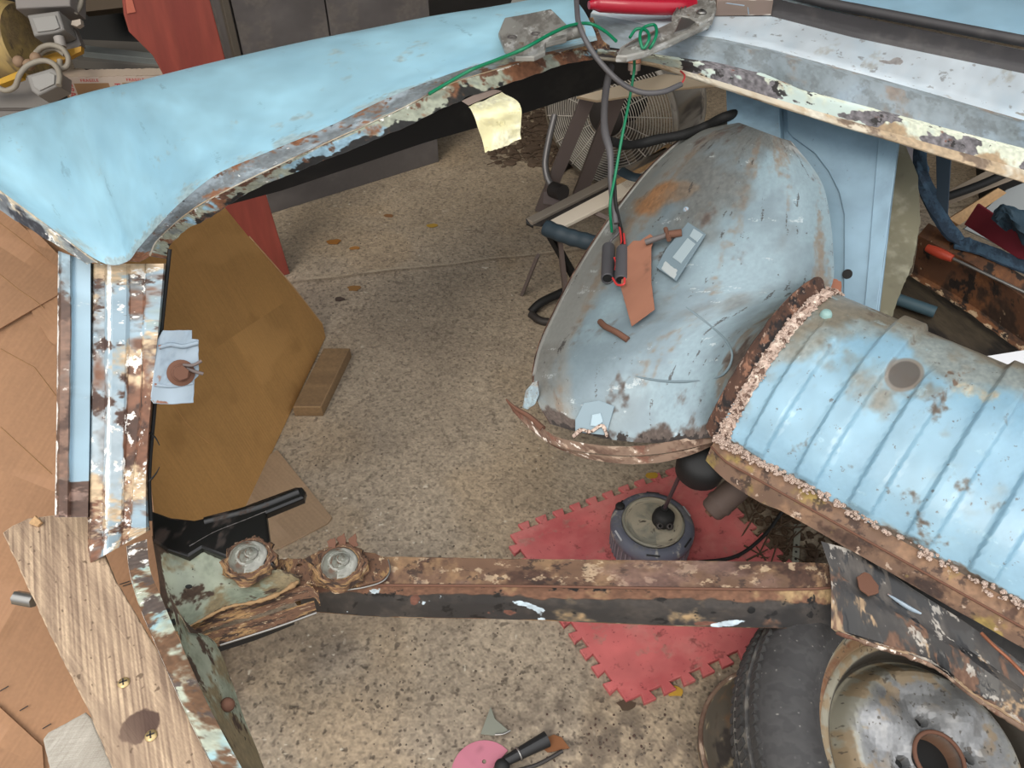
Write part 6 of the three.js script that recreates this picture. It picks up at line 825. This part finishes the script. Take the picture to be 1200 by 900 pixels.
  const top = H(90, 60, 0.55); part('bench_top', slab(HL([[84, 70], [190, 78], [186, 50], [92, 46]], 0.5), 0.03), plain(0x6c6862, 0.6), sh); part('steel_bar', slab(HL([[95, 60], [100, 53], [178, 62], [186, 69], [170, 68]], 0.52), 0.03), plain(0x9aa09e, 0.4, 0.5), sh, 'bare steel bar'); part('bench_back', slab(ZL([[80, -30], [200, -30], [205, 72], [92, 58], [78, 20]], 3.3), 0.05), M.black, sh, 'dark opening'); part('bench_leg', brick(V(-1.6, 0, -3.0), V(0.06, 0, 0), V(0, 0.47, 0), V(0, 0, -0.06)), M.darkSteel, sh); part('bench_leg', brick(V(-1.2, 0, -3.0), V(0.06, 0, 0), V(0, 0.47, 0), V(0, 0, -0.06)), M.darkSteel, sh);
  part('brown_edge', slab(ZL([[88, -20], [150, -20], [150, 8], [98, 14]], 3.1), 0.04), plain(0x5a4c3c, 0.7), sh);
  const ctx0 = document.createElement('canvas'); ctx0.width = 370; ctx0.height = 510; const x = ctx0.getContext('2d'); x.fillStyle = '#8a6a4a'; x.fillRect(0, 0, 370, 510); x.fillStyle = '#b3a498'; x.fillRect(0, 0, 370, 22); x.fillRect(6, 0, 30, 510); x.fillRect(150, 0, 44, 510); x.fillStyle = '#a83a3c'; x.font = 'bold 25px sans-serif'; for (const cx of [12, 168]) for (const cy of [22, 170]) { x.save(); x.translate(cx, cy); x.rotate(Math.PI / 2); x.fillText('FRAGILE', 0, 0); x.restore(); } x.font = 'bold 15px sans-serif'; x.fillText('FRAGILE', 210, 17); x.fillText('FRAGILE', 60, 17);
  const ct = new THREE.CanvasTexture(ctx0); ct.colorSpace = THREE.SRGBColorSpace; const cm = new THREE.MeshStandardMaterial({ map: ct, roughness: 0.85, side: THREE.DoubleSide });
  const cb = thing('cardboard_box', 'brown cardboard box with red printed tape behind the blue panel', 'box', V(Z(130, 100, 2.45).x, 0, Z(130, 100, 2.45).z)), f = [Z(68, 84, 2.62), Z(200, 76, 2.62)]; const fw = f[1].clone().sub(f[0]); fw.y = 0;
  const f0 = V(f[0].x, 0.06, f[0].z); part('box_front', slab([f0, f0.clone().add(fw), f0.clone().add(fw).add(V(0, 0.48, 0)), f0.clone().add(V(0, 0.48, 0))], 0.006, { unit: true, bevel: 0.0008 }), cm, cb, 'front with red printed tape');
  part('box_body', brick(V(f0.x + 0.004, 0, f0.z - 0.008), fw.clone().multiplyScalar(0.98), V(0, 0.535, 0), V(0, 0, -0.06), 0.003), M.cardTan, cb); part('box_flap', slab([V(f0.x, 0.543, f0.z), V(f0.x, 0.543, f0.z).add(fw), V(f0.x, 0.556, f0.z - 0.03).add(fw), V(f0.x, 0.55, f0.z - 0.035)], 0.005, { rough: 0.004 }), plain(0xa89888, 0.85), cb, 'torn pale flap');
}
// ---------- things lying inside the far side of the shell ----------
{
  solo('screwdriver', (() => { const a = H(1086, 290, 0.43), b = H(1116, 303, 0.43); return tube([a, a.clone().lerp(b, 0.5), b], 0.012, { k: 12, taper: (x) => 0.8 + 0.3 * Math.sin(x * 3.1) }); })(), plain(0xb4442e, 0.45), 'red screwdriver handle lying on the rusty side member', 'screwdriver');
  solo('steel_rod', rod(H(1117, 303, 0.43), H(1250, 366, 0.43), 0.004), M.steel, 'thin bright steel rod along the rusty side member', 'rod');
  solo('red_folder', slab([H(1122, 264, 0.44), H(1152, 238, 0.5), H(1186, 266, 0.5), H(1230, 312, 0.48), H(1200, 302, 0.44)], 0.008, { bevel: 0.001 }), plain(0x782430, 0.6), 'dark red folder in the gap right of the side panel', 'folder');
  const dn = worn(256, 64, 0.6, 0.08, [60, 92, 118], [{ c: [34, 52, 72], f: 16, th: 0.5, w: 0.08, a: 0.8 }], { flat: true, r: 0.8 });
  solo('blue_strap', strip([HL([[1072, 160, 0.62], [1070, 200, 0.56], [1082, 235, 0.5], [1104, 272, 0.45], [1126, 290, 0.43]]), HL([[1086, 160, 0.63], [1088, 200, 0.57], [1100, 228, 0.51], [1116, 262, 0.46], [1130, 278, 0.44]])], { nu: 50, per: 6, th: 0.008, disp: (u, v) => 0.014 * (fbm(u * 9, v * 3, 3) - 0.3) }), dn, 'crumpled blue trim strip hanging beside the olive skin', 'trim strip');
  solo('blue_strap', strip([HL([[1120, 276, 0.44], [1160, 288, 0.44], [1240, 322, 0.44]]), HL([[1118, 290, 0.43], [1158, 302, 0.43], [1240, 338, 0.43]])], { nu: 40, per: 6, th: 0.006, disp: (u, v) => 0.01 * (fbm(u * 9 + 4, v * 3, 3) - 0.3) }), dn, 'straight blue trim strip lying below the red folder', 'trim strip');
  solo('blue_sheet', slab(HL([[1096, 158, 0.64], [1116, 164, 0.64], [1110, 252, 0.5], [1098, 232, 0.52]]), 0.006), plain(0x3c4c5a, 0.7), 'dark blue grey sheet standing behind the crumpled trim strip', 'sheet');
  solo('blue_cloth', strip([HL([[1162, 254, 0.52], [1172, 240, 0.56], [1188, 242, 0.56], [1230, 262, 0.54]]), HL([[1168, 262, 0.52], [1178, 250, 0.55], [1192, 262, 0.55], [1230, 290, 0.52]]), HL([[1180, 272, 0.49], [1186, 270, 0.5], [1198, 282, 0.5], [1230, 306, 0.49]])], { nu: 40, per: 8, th: 0.004, disp: (u, v) => 0.02 * (fbm(u * 7, v * 5, 3) - 0.4) }), plain(0x2c4250, 0.7), 'crumpled dark blue cloth right of the red folder', 'cloth');
  solo('wood_stick', slab(ZL([[1106, 226], [1180, 188], [1210, 202], [1112, 240]], 2.35), 0.015), plain(0x9a8b7a, 0.8), 'upper grey brown wood slat behind the red folder', 'wood'); solo('wood_stick', slab(ZL([[1112, 256], [1170, 220], [1180, 226], [1124, 264]], 2.25), 0.02), M.woodPale, 'lower pale wood stick behind the red folder', 'wood');
  solo('dark_rod', tube(ZL([[1106, 232, 2.28], [1150, 216, 2.28], [1215, 186, 2.28]]), 0.012, { k: 10 }), M.black, 'black rod between the two wood slats', 'rod');
  solo('grey_sheet', slab(ZL([[1050, 150], [1092, 158], [1072, 216], [1052, 180]], 2.3), 0.006), plain(0x8a8488, 0.7), 'pale grey sheet above the olive arch skin', 'sheet'); solo('grey_board', slab(ZL([[1130, 268], [1180, 222], [1260, 190], [1270, 330], [1200, 300]], 2.42), 0.01), plain(0x8c9294, 0.7), 'pale grey board behind the dark blue cloth', 'board');
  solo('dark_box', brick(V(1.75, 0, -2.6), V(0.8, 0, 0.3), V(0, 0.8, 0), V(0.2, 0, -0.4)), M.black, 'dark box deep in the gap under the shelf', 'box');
  solo('paper_sheet', slab(HL([[1152, 418], [1215, 408], [1240, 446], [1190, 446]], 0.37), 0.001, { bevel: 0 }), plain(0xe6e8ec, 0.8), 'white paper sheet at the right edge beyond the ribbed pan', 'paper');
}
renderer.render(scene, camera);
